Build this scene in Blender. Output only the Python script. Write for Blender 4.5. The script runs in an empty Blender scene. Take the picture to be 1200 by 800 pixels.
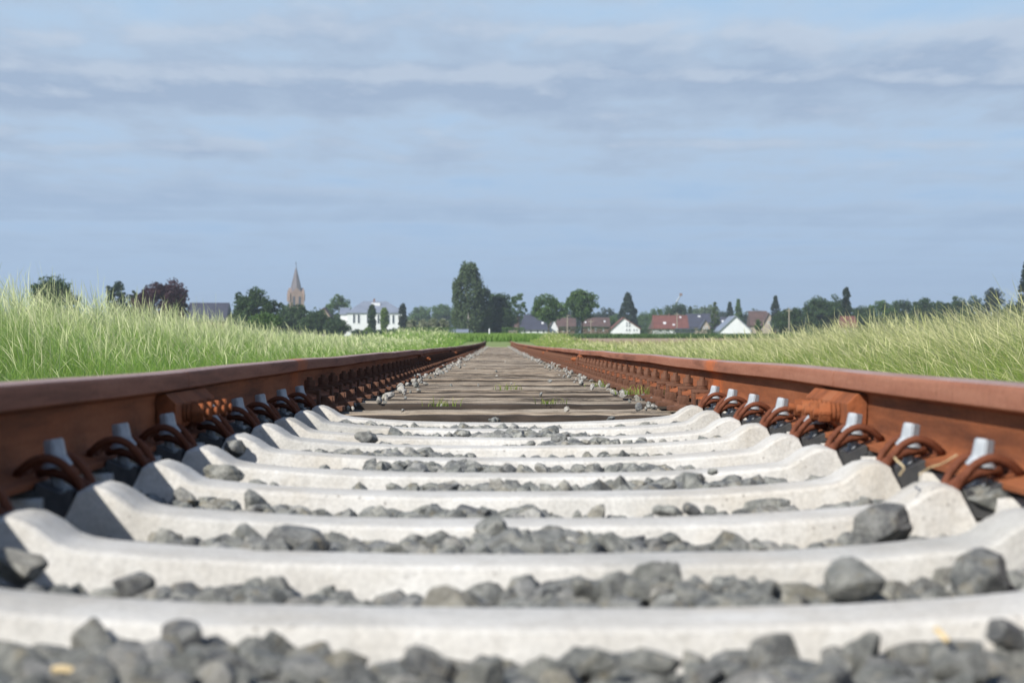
import bpy, bmesh, math, random
import numpy as np
from mathutils import Vector, Matrix
random.seed(7); rng = np.random.default_rng(11)
R = math.radians
sc = bpy.context.scene
COL = sc.collection
F = 2753.0; CX, CY, CZ = -0.03, 0.0, 0.058
def at(px, py, Y):                      # photo measurement -> real position at distance Y
    return CX + (px-583)/F*Y, CZ + (402-py)/F*Y
# ------------------------------------------------------------------ terrain
GY = [-60, 40, 150, 250, 400, 600, 1300, 2600, 3400]
GZ = [-.36, -.36, .10, .56, 1.10, 1.80, 4.0, 8.5, 11]
def g(y): return float(np.interp(y, GY, GZ))
def zt(y): return 0.0 if y < 30 else .000015*(y-30)**2
# ------------------------------------------------------------------ materials
def newmat(name):
    m = bpy.data.materials.new(name); m.use_nodes = True
    nt = m.node_tree; nt.nodes.clear()
    out = nt.nodes.new('ShaderNodeOutputMaterial'); p = nt.nodes.new('ShaderNodeBsdfPrincipled')
    nt.links.new(p.outputs[0], out.inputs[0])
    return m, nt, p, out
class N:
    def __init__(s, nt): s.nt = nt
    def n(s, t, **k):
        a = s.nt.nodes.new(t)
        for q, v in k.items(): setattr(a, q, v)
        return a
    def l(s, a, b): s.nt.links.new(a, b)
    def coord(s, kind='Object'): return s.n('ShaderNodeTexCoord').outputs[kind]
    def noise(s, vec, scale, detail=4, rough=.55, stretch=None):
        if stretch:
            mp = s.n('ShaderNodeMapping'); mp.inputs['Scale'].default_value = stretch; s.l(vec, mp.inputs[0]); vec = mp.outputs[0]
        a = s.n('ShaderNodeTexNoise'); a.inputs['Scale'].default_value = scale
        a.inputs['Detail'].default_value = detail; a.inputs['Roughness'].default_value = rough
        s.l(vec, a.inputs['Vector']); return a.outputs['Fac']
    def ramp(s, fac, stops):
        a = s.n('ShaderNodeValToRGB'); e = a.color_ramp.elements
        while len(e) < len(stops): e.new(.5)
        for i, (p, c) in enumerate(stops):
            e[i].position = p; e[i].color = (*c, 1) if len(c) == 3 else c
        s.l(fac, a.inputs[0]); return a.outputs[0]
    def step(s, fac, a, b): return s.ramp(fac, [(a, (0, 0, 0)), (b, (1, 1, 1))])
    def mix(s, fac, a, b, mode='MIX'):
        m = s.n('ShaderNodeMix', data_type='RGBA', blend_type=mode)
        for sock, v in ((m.inputs[0], fac), (m.inputs[6], a), (m.inputs[7], b)):
            if isinstance(v, (int, float)): sock.default_value = v
            elif isinstance(v, tuple): sock.default_value = (*v, 1)
            else: s.l(v, sock)
        return m.outputs[2]
    def math(s, op, a, b=None, clamp=False):
        m = s.n('ShaderNodeMath', operation=op, use_clamp=clamp)
        for i, v in enumerate((a, b)):
            if v is None: continue
            if isinstance(v, (int, float)): m.inputs[i].default_value = v
            else: s.l(v, m.inputs[i])
        return m.outputs[0]
    def bump(s, p, h, dist, strength=1.0):
        b = s.n('ShaderNodeBump'); b.inputs['Distance'].default_value = dist; b.inputs['Strength'].default_value = strength
        s.l(h, b.inputs['Height']); s.l(b.outputs[0], p.inputs['Normal'])
def simple(name, c1, c2=None, scale=5., rough=.8, metal=0., bump=0., spec=.5, stretch=None):
    m, nt, p, o = newmat(name); k = N(nt); p.inputs['Roughness'].default_value = rough; p.inputs['Metallic'].default_value = metal
    p.inputs['Specular IOR Level'].default_value = spec
    c2 = c2 or tuple(v*.75 for v in c1)
    f = k.noise(k.coord(), scale, 5, .6, stretch)
    k.l(k.ramp(f, [(.35, c1), (.65, c2)]), p.inputs['Base Color'])
    if bump: k.bump(p, f, bump)
    return m
def concrete_mat():
    m, nt, p, o = newmat('concrete'); k = N(nt); c = k.coord('Object'); r = k.n('ShaderNodeObjectInfo').outputs['Random']
    va = k.n('ShaderNodeVectorMath', operation='ADD'); k.l(c, va.inputs[0])
    cb = k.n('ShaderNodeCombineXYZ'); k.l(k.math('MULTIPLY', r, 37.), cb.inputs[0]); k.l(cb.outputs[0], va.inputs[1]); c = va.outputs[0]
    base = k.ramp(k.noise(c, 6, 6, .65), [(.3, (.38, .365, .335)), (.55, (.47, .46, .435)), (.75, (.52, .515, .495))])
    stain = k.step(k.noise(c, 3.1, 6, .7), .52, .72)
    base = k.mix(k.math('MULTIPLY', stain, .55), base, (.33, .285, .215))
    streak = k.step(k.noise(c, 22, 4, .6, (1, 1, .25)), .57, .78)
    base = k.mix(k.math('MULTIPLY', streak, .5), base, (.25, .23, .20))
    blot = k.step(k.noise(c, 1.6, 5, .7), .55, .7)
    base = k.mix(k.math('MULTIPLY', blot, .6), base, (.30, .30, .285))
    vo = k.n('ShaderNodeTexVoronoi'); vo.inputs['Scale'].default_value = 55; k.l(c, vo.inputs['Vector'])
    hole = k.math('MULTIPLY', k.math('LESS_THAN', vo.outputs['Distance'], .13), k.step(k.noise(c, 9, 2), .5, .6))
    base = k.mix(k.math('MULTIPLY', hole, .7), base, (.16, .145, .13))
    fine = k.noise(c, 160, 3)
    base = k.mix(.25, base, k.ramp(fine, [(.3, (.4, .4, .4)), (.7, (.9, .9, .9))]), 'OVERLAY')
    k.l(base, p.inputs['Base Color']); p.inputs['Roughness'].default_value = .9
    h = k.math('SUBTRACT', k.noise(c, 60, 6, .6), k.math('MULTIPLY', hole, .9))
    k.bump(p, h, .0022); return m
def stone_mat(name, cols, attr=False, spark=.5):
    m, nt, p, o = newmat(name); k = N(nt); c = k.coord('Object')
    if attr:
        a = k.n('ShaderNodeAttribute', attribute_name='rnd'); r = a.outputs['Fac']
    else: r = k.n('ShaderNodeObjectInfo').outputs['Random']
    va = k.n('ShaderNodeVectorMath', operation='ADD'); k.l(c, va.inputs[0])
    cb = k.n('ShaderNodeCombineXYZ'); k.l(k.math('MULTIPLY', r, 91.), cb.inputs[0]); k.l(r, cb.inputs[1]); k.l(cb.outputs[0], va.inputs[1]); c = va.outputs[0]
    tint = k.ramp(r, cols)
    sc_ = 28 if attr else 1.0     # individual stones are unit meshes scaled down
    n1 = k.noise(c, 1.6*sc_, 6, .7)
    col = k.mix(k.step(n1, .42, .60), k.mix(.35, tint, (.05, .055, .055)), k.mix(.5, tint, (.36, .36, .33)))
    n2 = k.noise(c, 7*sc_, 4, .7)
    col = k.mix(k.math('MULTIPLY', k.step(n2, .55, .68), spark), col, (.42, .42, .41))
    col = k.mix(k.math('MULTIPLY', k.step(k.noise(c, 1.1*sc_, 3), .58, .7), .45), col, (.24, .20, .12))
    col = k.mix(k.math('MULTIPLY', k.step(k.noise(c, 4*sc_, 5, .7), .56, .64), .6), col, (.06, .06, .065))
    k.l(col, p.inputs['Base Color']); p.inputs['Roughness'].default_value = .62
    k.bump(p, k.noise(c, 5*sc_, 8, .8), .004 if not attr else .003, 1.0); return m
def rust_mat(name, c1, c2, c3, rough=.75, welds=(), stretch=(1, .15, 3)):
    m, nt, p, o = newmat(name); k = N(nt); c = k.coord('Object')
    col = k.ramp(k.noise(c, 5, 7, .7, stretch), [(.3, c1), (.5, c2), (.72, c3)])
    col = k.mix(k.math('MULTIPLY', k.step(k.noise(c, 70, 5, .7), .5, .7), .45), col, tuple(v*.55 for v in c2))
    col = k.mix(k.math('MULTIPLY', k.step(k.noise(c, 14, 4, .6, (1, 3, .4)), .55, .75), .35), col, c1)
    if welds:
        sx = k.n('ShaderNodeSeparateXYZ'); k.l(k.coord('Object'), sx.inputs[0])
        for (w, hw) in welds:
            d = k.math('ABSOLUTE', k.math('SUBTRACT', sx.outputs[1], w))
            d = k.math('ADD', d, k.math('MULTIPLY', k.math('SUBTRACT', k.noise(c, 30, 3), .5), hw*2.4))
            msk = k.math('SUBTRACT', 1, k.math('DIVIDE', d, hw), clamp=True)
            col = k.mix(k.math('MULTIPLY', k.step(msk, .1, .75), .7), col, (.44, .12, .035))
    k.l(col, p.inputs['Base Color']); p.inputs['Roughness'].default_value = rough; p.inputs['Specular IOR Level'].default_value = .12
    k.bump(p, k.math('ADD', k.noise(c, 120, 5, .7), k.math('MULTIPLY', k.noise(c, 35, 4, .7), 1.5)), .0018, 1.0); return m
def wood_mat():
    m, nt, p, o = newmat('weathered_wood'); k = N(nt); c = k.coord('Object'); r = k.n('ShaderNodeObjectInfo').outputs['Random']
    va = k.n('ShaderNodeVectorMath', operation='ADD'); k.l(c, va.inputs[0])
    cb = k.n('ShaderNodeCombineXYZ')
    for i in range(3): k.l(k.math('MULTIPLY', r, 31.+i*17), cb.inputs[i])
    k.l(cb.outputs[0], va.inputs[1]); c = va.outputs[0]
    gr = k.noise(c, 9, 7, .7, (.35, 7, 7))
    tone = k.mix(r, (.34, .27, .195), (.42, .365, .29))
    col = k.mix(k.step(gr, .35, .62), (.13, .095, .065), tone)
    col = k.mix(k.math('MULTIPLY', k.step(k.noise(c, 5, 5, .6, (.3, 3, 3)), .5, .7), .5), col, (.36, .32, .26))
    crack = k.step(k.noise(c, 9, 6, .8, (.10, 6, 6)), .54, .60)
    col = k.mix(crack, col, (.045, .032, .022))
    k.l(col, p.inputs['Base Color']); p.inputs['Roughness'].default_value = .9
    k.bump(p, k.math('SUBTRACT', gr, crack), .008); return m
def leaf_mat(name, c1, c2, scale=.35, trans=.35):
    m, nt, p, o = newmat(name); k = N(nt); c = k.coord('Object')
    col = k.mix(k.step(k.noise(c, scale, 3), .35, .65), c1, c2)
    k.l(col, p.inputs['Base Color']); p.inputs['Roughness'].default_value = .65; p.inputs['Specular IOR Level'].default_value = .3
    t = k.n('ShaderNodeBsdfTranslucent'); k.l(col, t.inputs[0])
    ms = k.n('ShaderNodeMixShader'); ms.inputs[0].default_value = trans
    k.l(p.outputs[0], ms.inputs[1]); k.l(t.outputs[0], ms.inputs[2]); k.l(ms.outputs[0], o.inputs[0]); return m
def grass_mat(name):
    m, nt, p, o = newmat(name); k = N(nt)
    a = k.n('ShaderNodeAttribute', attribute_name='Col').outputs['Color']
    k.l(a, p.inputs['Base Color']); p.inputs['Roughness'].default_value = .6; p.inputs['Specular IOR Level'].default_value = .35
    t = k.n('ShaderNodeBsdfTranslucent'); k.l(a, t.inputs[0])
    ms = k.n('ShaderNodeMixShader'); ms.inputs[0].default_value = .4
    k.l(p.outputs[0], ms.inputs[1]); k.l(t.outputs[0], ms.inputs[2]); k.l(ms.outputs[0], o.inputs[0]); return m
M = {}
M['concrete'] = concrete_mat(); M['wood'] = wood_mat()
GREY = [(0, (.07, .076, .074)), (.2, (.135, .143, .13)), (.38, (.20, .205, .185)), (.58, (.085, .09, .098)), (.72, (.165, .17, .158)), (.82, (.21, .19, .135)), (.92, (.32, .315, .30)), (1, (.11, .115, .112))]
PALE = [(0, (.30, .28, .25)), (.5, (.42, .40, .37)), (1, (.25, .23, .20))]
M['stone'] = stone_mat('ballast_stone', GREY); M['stone_s'] = stone_mat('ballast_mass', GREY, True)
M['pale'] = stone_mat('pale_limestone', PALE, False, .3); M['pale_s'] = stone_mat('pale_limestone_mass', PALE, True, .3)
W = [(8.3, .30), (21.4, .08)]
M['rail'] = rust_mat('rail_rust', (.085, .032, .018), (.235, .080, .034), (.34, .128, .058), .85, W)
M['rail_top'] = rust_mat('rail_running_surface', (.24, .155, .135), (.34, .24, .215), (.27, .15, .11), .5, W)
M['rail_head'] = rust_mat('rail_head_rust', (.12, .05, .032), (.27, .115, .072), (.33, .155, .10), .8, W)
M['plate_rust'] = rust_mat('fishplate_rust', (.11, .040, .02), (.27, .088, .036), (.31, .13, .065), .85, stretch=(1, 1, 1))
M['clip'] = rust_mat('clip_rust', (.055, .019, .011), (.125, .042, .022), (.20, .072, .038), .6, stretch=(1, 1, 1))
M['old_rust'] = rust_mat('old_fastening_rust', (.07, .036, .024), (.14, .07, .046), (.21, .115, .08), .9, stretch=(1, 1, 1))
M['zinc'] = simple('galvanised_steel', (.40, .43, .46), (.27, .30, .33), 60, .6, .15)
M['black'] = simple('black_plastic', (.025, .027, .03), (.05, .05, .05), 40, .5)
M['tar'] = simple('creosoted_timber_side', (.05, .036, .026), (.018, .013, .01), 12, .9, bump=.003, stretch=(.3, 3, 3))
M['bed'] = simple('ballast_bed', (.10, .10, .095), (.05, .05, .048), 30, .95, bump=.01)
M['ground'] = simple('field_grass_ground', (.13, .19, .045), (.20, .24, .08), .6, .95, bump=.02)
M['soil'] = simple('dry_soil', (.33, .235, .16), (.25, .18, .12), .5, .95, bump=.02)
M['grass'] = grass_mat('grass_blades')
M['bark'] = simple('bark', (.10, .075, .055), (.055, .042, .03), 4, .9)
M['bark_birch'] = simple('birch_bark', (.45, .44, .42), (.12, .11, .10), 2.5, .8)
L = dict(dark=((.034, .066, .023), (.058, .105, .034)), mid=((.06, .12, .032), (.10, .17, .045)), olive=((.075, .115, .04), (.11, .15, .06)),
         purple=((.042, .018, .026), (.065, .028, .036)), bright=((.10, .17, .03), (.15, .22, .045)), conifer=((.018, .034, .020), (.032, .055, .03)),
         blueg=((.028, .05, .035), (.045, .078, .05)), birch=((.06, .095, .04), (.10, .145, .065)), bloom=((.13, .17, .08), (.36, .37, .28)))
for q, (a, b) in L.items(): M['leaf_'+q] = leaf_mat('leaves_'+q, a, b, .9 if q == 'bloom' else .35)
M['white'] = simple('white_render', (.62, .64, .66), (.55, .57, .59), .4, .85)
M['cream'] = simple('cream_render', (.34, .29, .24), (.28, .24, .20), .4, .85)
M['brick'] = simple('pale_red_brick', (.21, .13, .11), (.15, .095, .08), 1.2, .9)
M['redroof'] = simple('red_clay_tiles', (.16, .062, .048), (.11, .043, .034), .8, .75)
M['brownroof'] = simple('brown_tiles', (.10, .06, .052), (.065, .042, .037), .8, .8)
M['slate'] = simple('slate_tiles', (.055, .06, .085), (.04, .042, .058), .8, .6)
M['zincroof'] = simple('pale_zinc_roof', (.20, .23, .29), (.16, .185, .235), .4, .5)
M['glass'] = simple('window_glass', (.06, .075, .09), (.03, .04, .05), .3, .12)
M['buff'] = simple('buff_stone', (.27, .195, .155), (.19, .135, .11), .3, .9)
M['spire'] = simple('spire_slate', (.14, .125, .135), (.10, .09, .10), .3, .75)
M['post'] = simple('post_wood', (.30, .27, .22), (.22, .19, .15), 8, .85)
M['straw'] = simple('dry_straw', (.62, .50, .30), (.50, .38, .20), 30, .8)
# ------------------------------------------------------------------ object helpers
def link(o, parent=None):
    COL.objects.link(o)
    if parent: o.parent = parent
    return o
def tag(o, label, cat, group=None, kind=None):
    if label: o['label'] = label
    if cat: o['category'] = cat
    if group: o['group'] = group
    if kind: o['kind'] = kind
    return o
def empty(name, loc=(0, 0, 0), rz=0):
    o = bpy.data.objects.new(name, None); o.location = loc; o.rotation_euler = (0, 0, rz); o.empty_display_size = .1; return link(o)
def from_np(name, V, faces, mat, parent=None, smooth=False):
    me = bpy.data.meshes.new(name); me.from_pydata([tuple(v) for v in V], [], faces); me.update()
    if smooth: me.shade_smooth()
    me.materials.append(mat); return link(bpy.data.objects.new(name, me), parent)
def from_bm(name, bm, mat, parent=None, smooth=None, loc=None):
    me = bpy.data.meshes.new(name); bmesh.ops.recalc_face_normals(bm, faces=bm.faces[:]); bm.to_mesh(me); bm.free()
    for m in (mat if isinstance(mat, list) else [mat]): me.materials.append(m)
    if smooth: me.shade_smooth(); me.set_sharp_from_angle(angle=R(smooth))
    o = bpy.data.objects.new(name, me)
    if loc: o.location = loc
    return link(o, parent)
def big_mesh(name, V, nq_faces, sizes, mat, smooth=False):
    me = bpy.data.meshes.new(name); V = np.asarray(V, np.float32); idx = np.asarray(nq_faces, np.int32).ravel(); sizes = np.asarray(sizes, np.int32)
    me.vertices.add(len(V)); me.vertices.foreach_set('co', V.ravel())
    me.loops.add(len(idx)); me.loops.foreach_set('vertex_index', idx)
    me.polygons.add(len(sizes)); st = np.zeros(len(sizes), np.int32); st[1:] = np.cumsum(sizes)[:-1]
    me.polygons.foreach_set('loop_start', st); me.update(calc_edges=True)
    if not smooth: me.shade_flat()
    else: me.shade_smooth()
    me.materials.append(mat); return me
def box(bm, c, s, bev=0, rot=None):
    ret = bmesh.ops.create_cube(bm, size=1, matrix=Matrix.Translation(c) @ (rot.to_4x4() if rot else Matrix.Identity(4)) @ Matrix.Diagonal((*s, 1)))
    if bev:
        es = list({e for v in ret['verts'] for e in v.link_edges})
        bmesh.ops.bevel(bm, geom=es, offset=bev, segments=2, affect='EDGES', profile=.6)
def cyl(bm, c, r1, r2, h, seg=16, rot=None, bev=0):
    m = Matrix.Translation(c) @ (rot.to_4x4() if rot else Matrix.Identity(4))
    ret = bmesh.ops.create_cone(bm, cap_ends=True, segments=seg, radius1=r1, radius2=r2, depth=h, matrix=m)
    if bev:
        es = list({e for v in ret['verts'] for e in v.link_edges})
        bmesh.ops.bevel(bm, geom=es, offset=bev, segments=2, affect='EDGES')
def tube(bm, pts, r, seg=10):
    pts = [Vector(p) for p in pts]; rings = []; up = Vector((0, 0, 1)); n = len(pts)
    rr = r if isinstance(r, (list, tuple)) else [r]*n
    prev = None
    for i, p in enumerate(pts):
        t = (pts[min(i+1, n-1)]-pts[max(i-1, 0)]).normalized()
        a = prev if prev is not None else (up if abs(t.z) < .9 else Vector((1, 0, 0)))
        b = t.cross(a).normalized(); a = b.cross(t).normalized(); prev = a
        rings.append([bm.verts.new(p+(a*math.cos(2*math.pi*k/seg)+b*math.sin(2*math.pi*k/seg))*rr[i]) for k in range(seg)])
    for i in range(n-1):
        for k in range(seg): bm.faces.new((rings[i][k], rings[i][(k+1) % seg], rings[i+1][(k+1) % seg], rings[i+1][k]))
    bm.faces.new(rings[0]); bm.faces.new(rings[-1][::-1])
def catmull(P, m=6):
    P = [np.array(p, float) for p in P]; Q = [2*P[0]-P[1]]+P+[2*P[-1]-P[-2]]; out = []
    for i in range(1, len(Q)-2):
        for j in range(m):
            t = j/m; a, b, c, d = Q[i-1:i+3]
            out.append(.5*((2*b)+(-a+c)*t+(2*a-5*b+4*c-d)*t*t+(-a+3*b-3*c+d)*t**3))
    out.append(P[-1]); return out
def copy_tree(o, parent=None):
    c = o.copy(); COL.objects.link(c)
    if parent: c.parent = parent
    for ch in o.children: copy_tree(ch, c)
    return c
def ordinal(i): return ['first', 'second', 'third', 'fourth', 'fifth', 'sixth', 'seventh', 'eighth', 'ninth', 'tenth', 'eleventh', 'twelfth'][i]
# ------------------------------------------------------------------ ground, field, ballast bed
def sheet(name, xs, ys, zf, mat):
    V = [(x, y, zf(x, y)) for y in ys for x in xs]; nx = len(xs)
    Fc = [(j*nx+i, j*nx+i+1, (j+1)*nx+i+1, (j+1)*nx+i) for j in range(len(ys)-1) for i in range(nx-1)]
    return from_np(name, V, Fc, mat)
def gz(x, y):
    z = g(y); e = math.exp(-((x-2.9)/1.3)**2-((y-135)/14)**2)*.14+math.exp(-((x+2.6)/1.3)**2-((y-140)/14)**2)*.10
    return z+e
ysG = list(np.linspace(-60, 60, 25))+list(np.arange(65, 200, 6.))+list(np.linspace(210, 700, 30))+list(np.linspace(760, 3300, 22))
xsG = [-1500, -900, -500, -250, -120, -60, -30, -15, -8, -5, -3.8, -2.8, -1.9, 1.9, 2.8, 3.8, 5, 8, 15, 30, 60, 120, 250, 500, 900, 1500]
tag(sheet('ground', xsG, ysG, gz, M['ground']), None, None, None, 'structure')
tag(sheet('field', [3.6, 5, 8, 15, 30, 60, 110], [y for y in ysG if 55 < y < 255]+[262], lambda x, y: gz(x, y)+.012, M['soil']), None, None, None, 'structure')
ysB = list(np.arange(-2, 12, .1))+list(np.arange(12, 40, 1.))+list(np.arange(40, 156, 4.))
xsB = [-2.3, -1.9, -1.6]+list(np.linspace(-1.45, 1.45, 30))+[1.6, 1.9, 2.3]
def bedz(x, y):
    a = abs(x)
    if a > 1.5: return zt(y)+float(np.interp(a, [1.5, 2.3], [-.26, -.39]))
    return zt(y)-.262+random.uniform(-.012, .012)
tag(sheet('ballast_bed', xsB, ysB, bedz, M['bed']), None, None, None, 'structure')
# ------------------------------------------------------------------ rails
RX = .7175+.0335            # rail axis
def rail_profile():
    H = .149; P = []
    half = [(.0, 0), (.012, -.0002), (.021, -.0012), (.0275, -.0038), (.0318, -.0085), (.0335, -.0145), (.0335, -.0375), (.0325, -.0395), (.013, -.0450), (.0085, -.0485), (.0072, -.058), (.007, -.095), (.0085, -.112), (.013, -.1225), (.025, -.1305), (.0600, -.1385), (.0625, -.1405), (.0625, -.1475), (.0615, -.149)]
    return half+[(-x, z) for (x, z) in half[::-1] if x > 0]
RP = rail_profile()
def rail(side, y0, y1, label):
    ys = [y0, y0+.002]+list(np.arange(y0+.3, min(y1, 40), .6))+list(np.arange(max(40, y0+3), y1, 4.))+[y1]
    ys = sorted(set(round(float(y), 4) for y in ys if y0 <= y <= y1))
    bm = bmesh.new(); rings = []
    for y in ys:
        wz = .0018*math.sin(y*1.1+side)+.001*math.sin(y*2.3); wx = .002*math.sin(y*.7+2*side)+(.01*math.sin(y*.12) if y > 25 else 0)
        sag = -.004*math.exp(-abs(y-21.4)/1.0)-.004*math.exp(-abs(y-35.5)/1.0)
        rings.append([bm.verts.new((side*RX+wx+x, y-y0, z+wz*(1 if z > -.1 else .3)+sag+zt(y))) for x, z in RP])
    n = len(RP)
    for a, b in zip(rings, rings[1:]):
        for i in range(n):
            f = bm.faces.new((a[i], a[(i+1) % n], b[(i+1) % n], b[i]))
            zc = (RP[i][1]+RP[(i+1) % n][1])/2
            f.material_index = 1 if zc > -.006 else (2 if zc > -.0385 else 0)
            f.smooth = True
    bm.faces.new(rings[0]); bm.faces.new(rings[-1])
    o = from_bm('rail', bm, [M['rail'], M['rail_top'], M['rail_head']], None, 24)
    # keep world y in object space for the weld patches: bake offset back
    for v in o.data.vertices: v.co.y += y0
    tag(o, label, 'rail', 'rails of the track')
J = [-2, 5.22, 21.4, 35.5, 62, 100, 152]
wh = ['nearest piece, ending at the bolted joint beside the third clip', 'long piece from the first joint to the second', 'third piece, beside the wooden sleepers', 'fourth piece, far down the track', 'fifth piece, close to the vanishing point', 'sixth and farthest piece, ending in the grass']
for s, nm in ((-1, 'left shaded'), (1, 'right sunlit')):
    for i in range(6):
        rail(s, J[i]+.002, J[i+1]-.002, f'{nm} rusty rail, {wh[i]}')
# fishplates
def fishplate(s, inner, y, label):
    t = empty('fishplate', (s*RX, y, zt(y))); d = -s*inner       # d: direction away from web
    tag(t, label, 'fishplate', 'fishplates joining the rails')
    bm = bmesh.new(); Lh = .33
    prof = [(.0085, -.052), (.030, -.047), (.052, -.068), (.052, -.112), (.040, -.124), (.012, -.118)]
    a = [bm.verts.new((d*x, -Lh, z)) for x, z in prof]; b = [bm.verts.new((d*x, Lh, z)) for x, z in prof]
    for i in range(len(prof)): bm.faces.new((a[i], a[(i+1) % len(prof)], b[(i+1) % len(prof)], b[i]))
    bm.faces.new(a); bm.faces.new(b); bmesh.ops.bevel(bm, geom=bm.edges[:], offset=.0015, segments=1, affect='EDGES')
    from_bm('plate', bm, M['plate_rust'], t)
    for k in ((-.21, -.07, .07, .21) if y < 30 else (-.2, .2)):
        bm = bmesh.new(); q = Matrix.Rotation(R(90), 3, 'Y')
        cyl(bm, (d*.056, k, -.090), .021, .021, .007, 20, q, .001); cyl(bm, (d*.065, k, -.090), .020, .020, .008, 20, q, .001)
        cyl(bm, (d*.083, k, -.090), .0225, .0225, .026, 6, q, .002); cyl(bm, (d*.100, k, -.090), .010, .0095, .014, 14, q, .001)
        from_bm('nut_and_bolt', bm, M['plate_rust'], t, 40)
jn = ['first', 'second', 'third', 'fourth']
for i, y in enumerate((5.22, 21.4, 35.5, 62)):
    for s, nm in ((-1, 'left'), (1, 'right')):
        fishplate(s, 1, y, f'bolted rusty plate on inner face of {nm} rail at its {jn[i]} joint')
        fishplate(s, -1, y, f'bolted rusty plate on outer face of {nm} rail at its {jn[i]} joint')
# ------------------------------------------------------------------ concrete sleepers
def concrete_beam(seed):
    rd = random.Random(seed)
    st = [(0, -.199, .084), (.15, -.198, .084), (.30, -.195, .085), (.42, -.188, .086), (.50, -.181, .088), (.53, -.177, .088), (.545, -.171, .087), (.566, -.156, .084), (.584, -.1465, .080), (.60, -.1425, .077), (.615, -.1435, .075), (.626, -.150, .076), (.646, -.192, .088), (.652, -.194, .088),
          (.672, -.194, .092), (.674, -.159, .092), (.75, -.158, .092), (.828, -.159, .092), (.830, -.194, .092), (.862, -.192, .09), (.888, -.150, .09), (.91, -.142, .09), (.94, -.150, .09), (1.0, -.160, .095), (1.15, -.168, .10), (1.29, -.172, .10), (1.30, -.178, .097)]
    st = [(-x, z, w) for x, z, w in st[::-1] if x > 0]+st
    bm = bmesh.new(); rings = []
    for x, z, w in st:
        wb = w+.045; zb = -.40; c = .007; jz = rd.uniform(-.0012, .0012); j = lambda: rd.uniform(-.0012, .0012)
        m = .22                                                            # chamfer shapes; near-vertical flanks
        P = [(-wb, zb), (-w-.012, z-.05+jz), (-w-.001, z-c*.9), (-w+.004, z-c*.25+jz), (-w+c+.006, z+jz), (0, z+.0008+j()), (w-c-.006, z+j()), (w-.004, z-c*.25+jz), (w+.001, z-c*.9), (w+.012, z-.05+jz), (wb, zb)]
        rings.append([bm.verts.new((x+j()*.5, y+j()*.6, zz)) for y, zz in P])
    n = len(rings[0])
    for a, b in zip(rings, rings[1:]):
        for i in range(n): bm.faces.new((a[i], a[(i+1) % n], b[(i+1) % n], b[i])).smooth = True
    bm.faces.new(rings[0]); bm.faces.new(rings[-1])
    return bm
clip_half = [(.018, .050, -.1335), (.040, .052, -.132), (.066, .046, -.122), (.079, .026, -.1065), (.084, .002, -.1015), (.083, -.022, -.113), (.076, -.040, -.140), (.062, -.050, -.160), (.046, -.048, -.158), (.033, -.036, -.145), (.025, -.014, -.131), (.020, .006, -.126), (.011, .020, -.125), (0, .025, -.125)]
def clip_bm(s):
    bm = bmesh.new(); full = clip_half+[(-t, y, z) for t, y, z in clip_half[::-1][1:]]
    pts = [(s*(.6685+l), t*.64, z-(.003 if z > -.125 else 0)) for t, l, z in catmull(full, 5)]
    tube(bm, pts, .0067, 12); return bm
def bolt_bm(s):
    bm = bmesh.new(); tl = Matrix.Rotation(R(s*9), 3, 'Y')
    X = s*.6685
    cyl(bm, (X, 0, -.1165), .0235, .0215, .005, 24, tl, .001); cyl(bm, (X, 0, -.1105), .0205, .0165, .009, 24, tl)
    cyl(bm, (X+s*.003, 0, -.0945), .0172, .0155, .031, 6, tl, .0018)
    cyl(bm, (X, 0, -.15), .010, .010, .066, 12)
    return bm
def guide_bm(s):
    bm = bmesh.new()
    P = [(.634, -.168), (.634, -.150), (.640, -.147), (.648, -.156), (.662, -.150), (.684, -.138), (.6875, -.141), (.6875, -.156), (.672, -.158), (.672, -.190), (.642, -.189)]
    a = [bm.verts.new((s*x, -.068, z)) for x, z in P]; b = [bm.verts.new((s*x, .068, z)) for x, z in P]
    for i in range(len(P)): bm.faces.new((a[i], a[(i+1) % len(P)], b[(i+1) % len(P)], b[i]))
    bm.faces.new(a); bm.faces.new(b); bmesh.ops.bevel(bm, geom=bm.edges[:], offset=.0012, segments=1, affect='EDGES')
    return bm
def make_concrete(y):
    t = empty('concrete_sleeper', (0, y, 0))
    from_bm('beam', concrete_beam(1), M['concrete'], t, 28)
    for s in (-1, 1):
        from_bm('spring_clip', clip_bm(s), M['clip'], t, 60); from_bm('bolt', bolt_bm(s), M['zinc'], t, 35)
        from_bm('guide_plate', guide_bm(s), M['black'], t)
        o = from_bm('spring_clip', clip_bm(-s), M['clip'], t, 60); o.location.x = s*2*RX
        o = from_bm('bolt', bolt_bm(-s), M['zinc'], t, 35); o.location.x = s*2*RX
        o = from_bm('guide_plate', guide_bm(-s), M['black'], t); o.location.x = s*2*RX
        bm = bmesh.new(); box(bm, (s*RX, 0, -.1535), (.128, .16, .0085), .001); from_bm('rail_pad', bm, M['black'], t)
    return t
GC = 'concrete sleepers at the near end of the track'
c0 = make_concrete(1.0); beams = [o for o in c0.children if o.name.startswith('beam')]
clab = ['pale concrete sleeper nearest the camera, barely showing at the bottom edge', 'pale concrete sleeper just below the picture, under the front stones']
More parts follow.
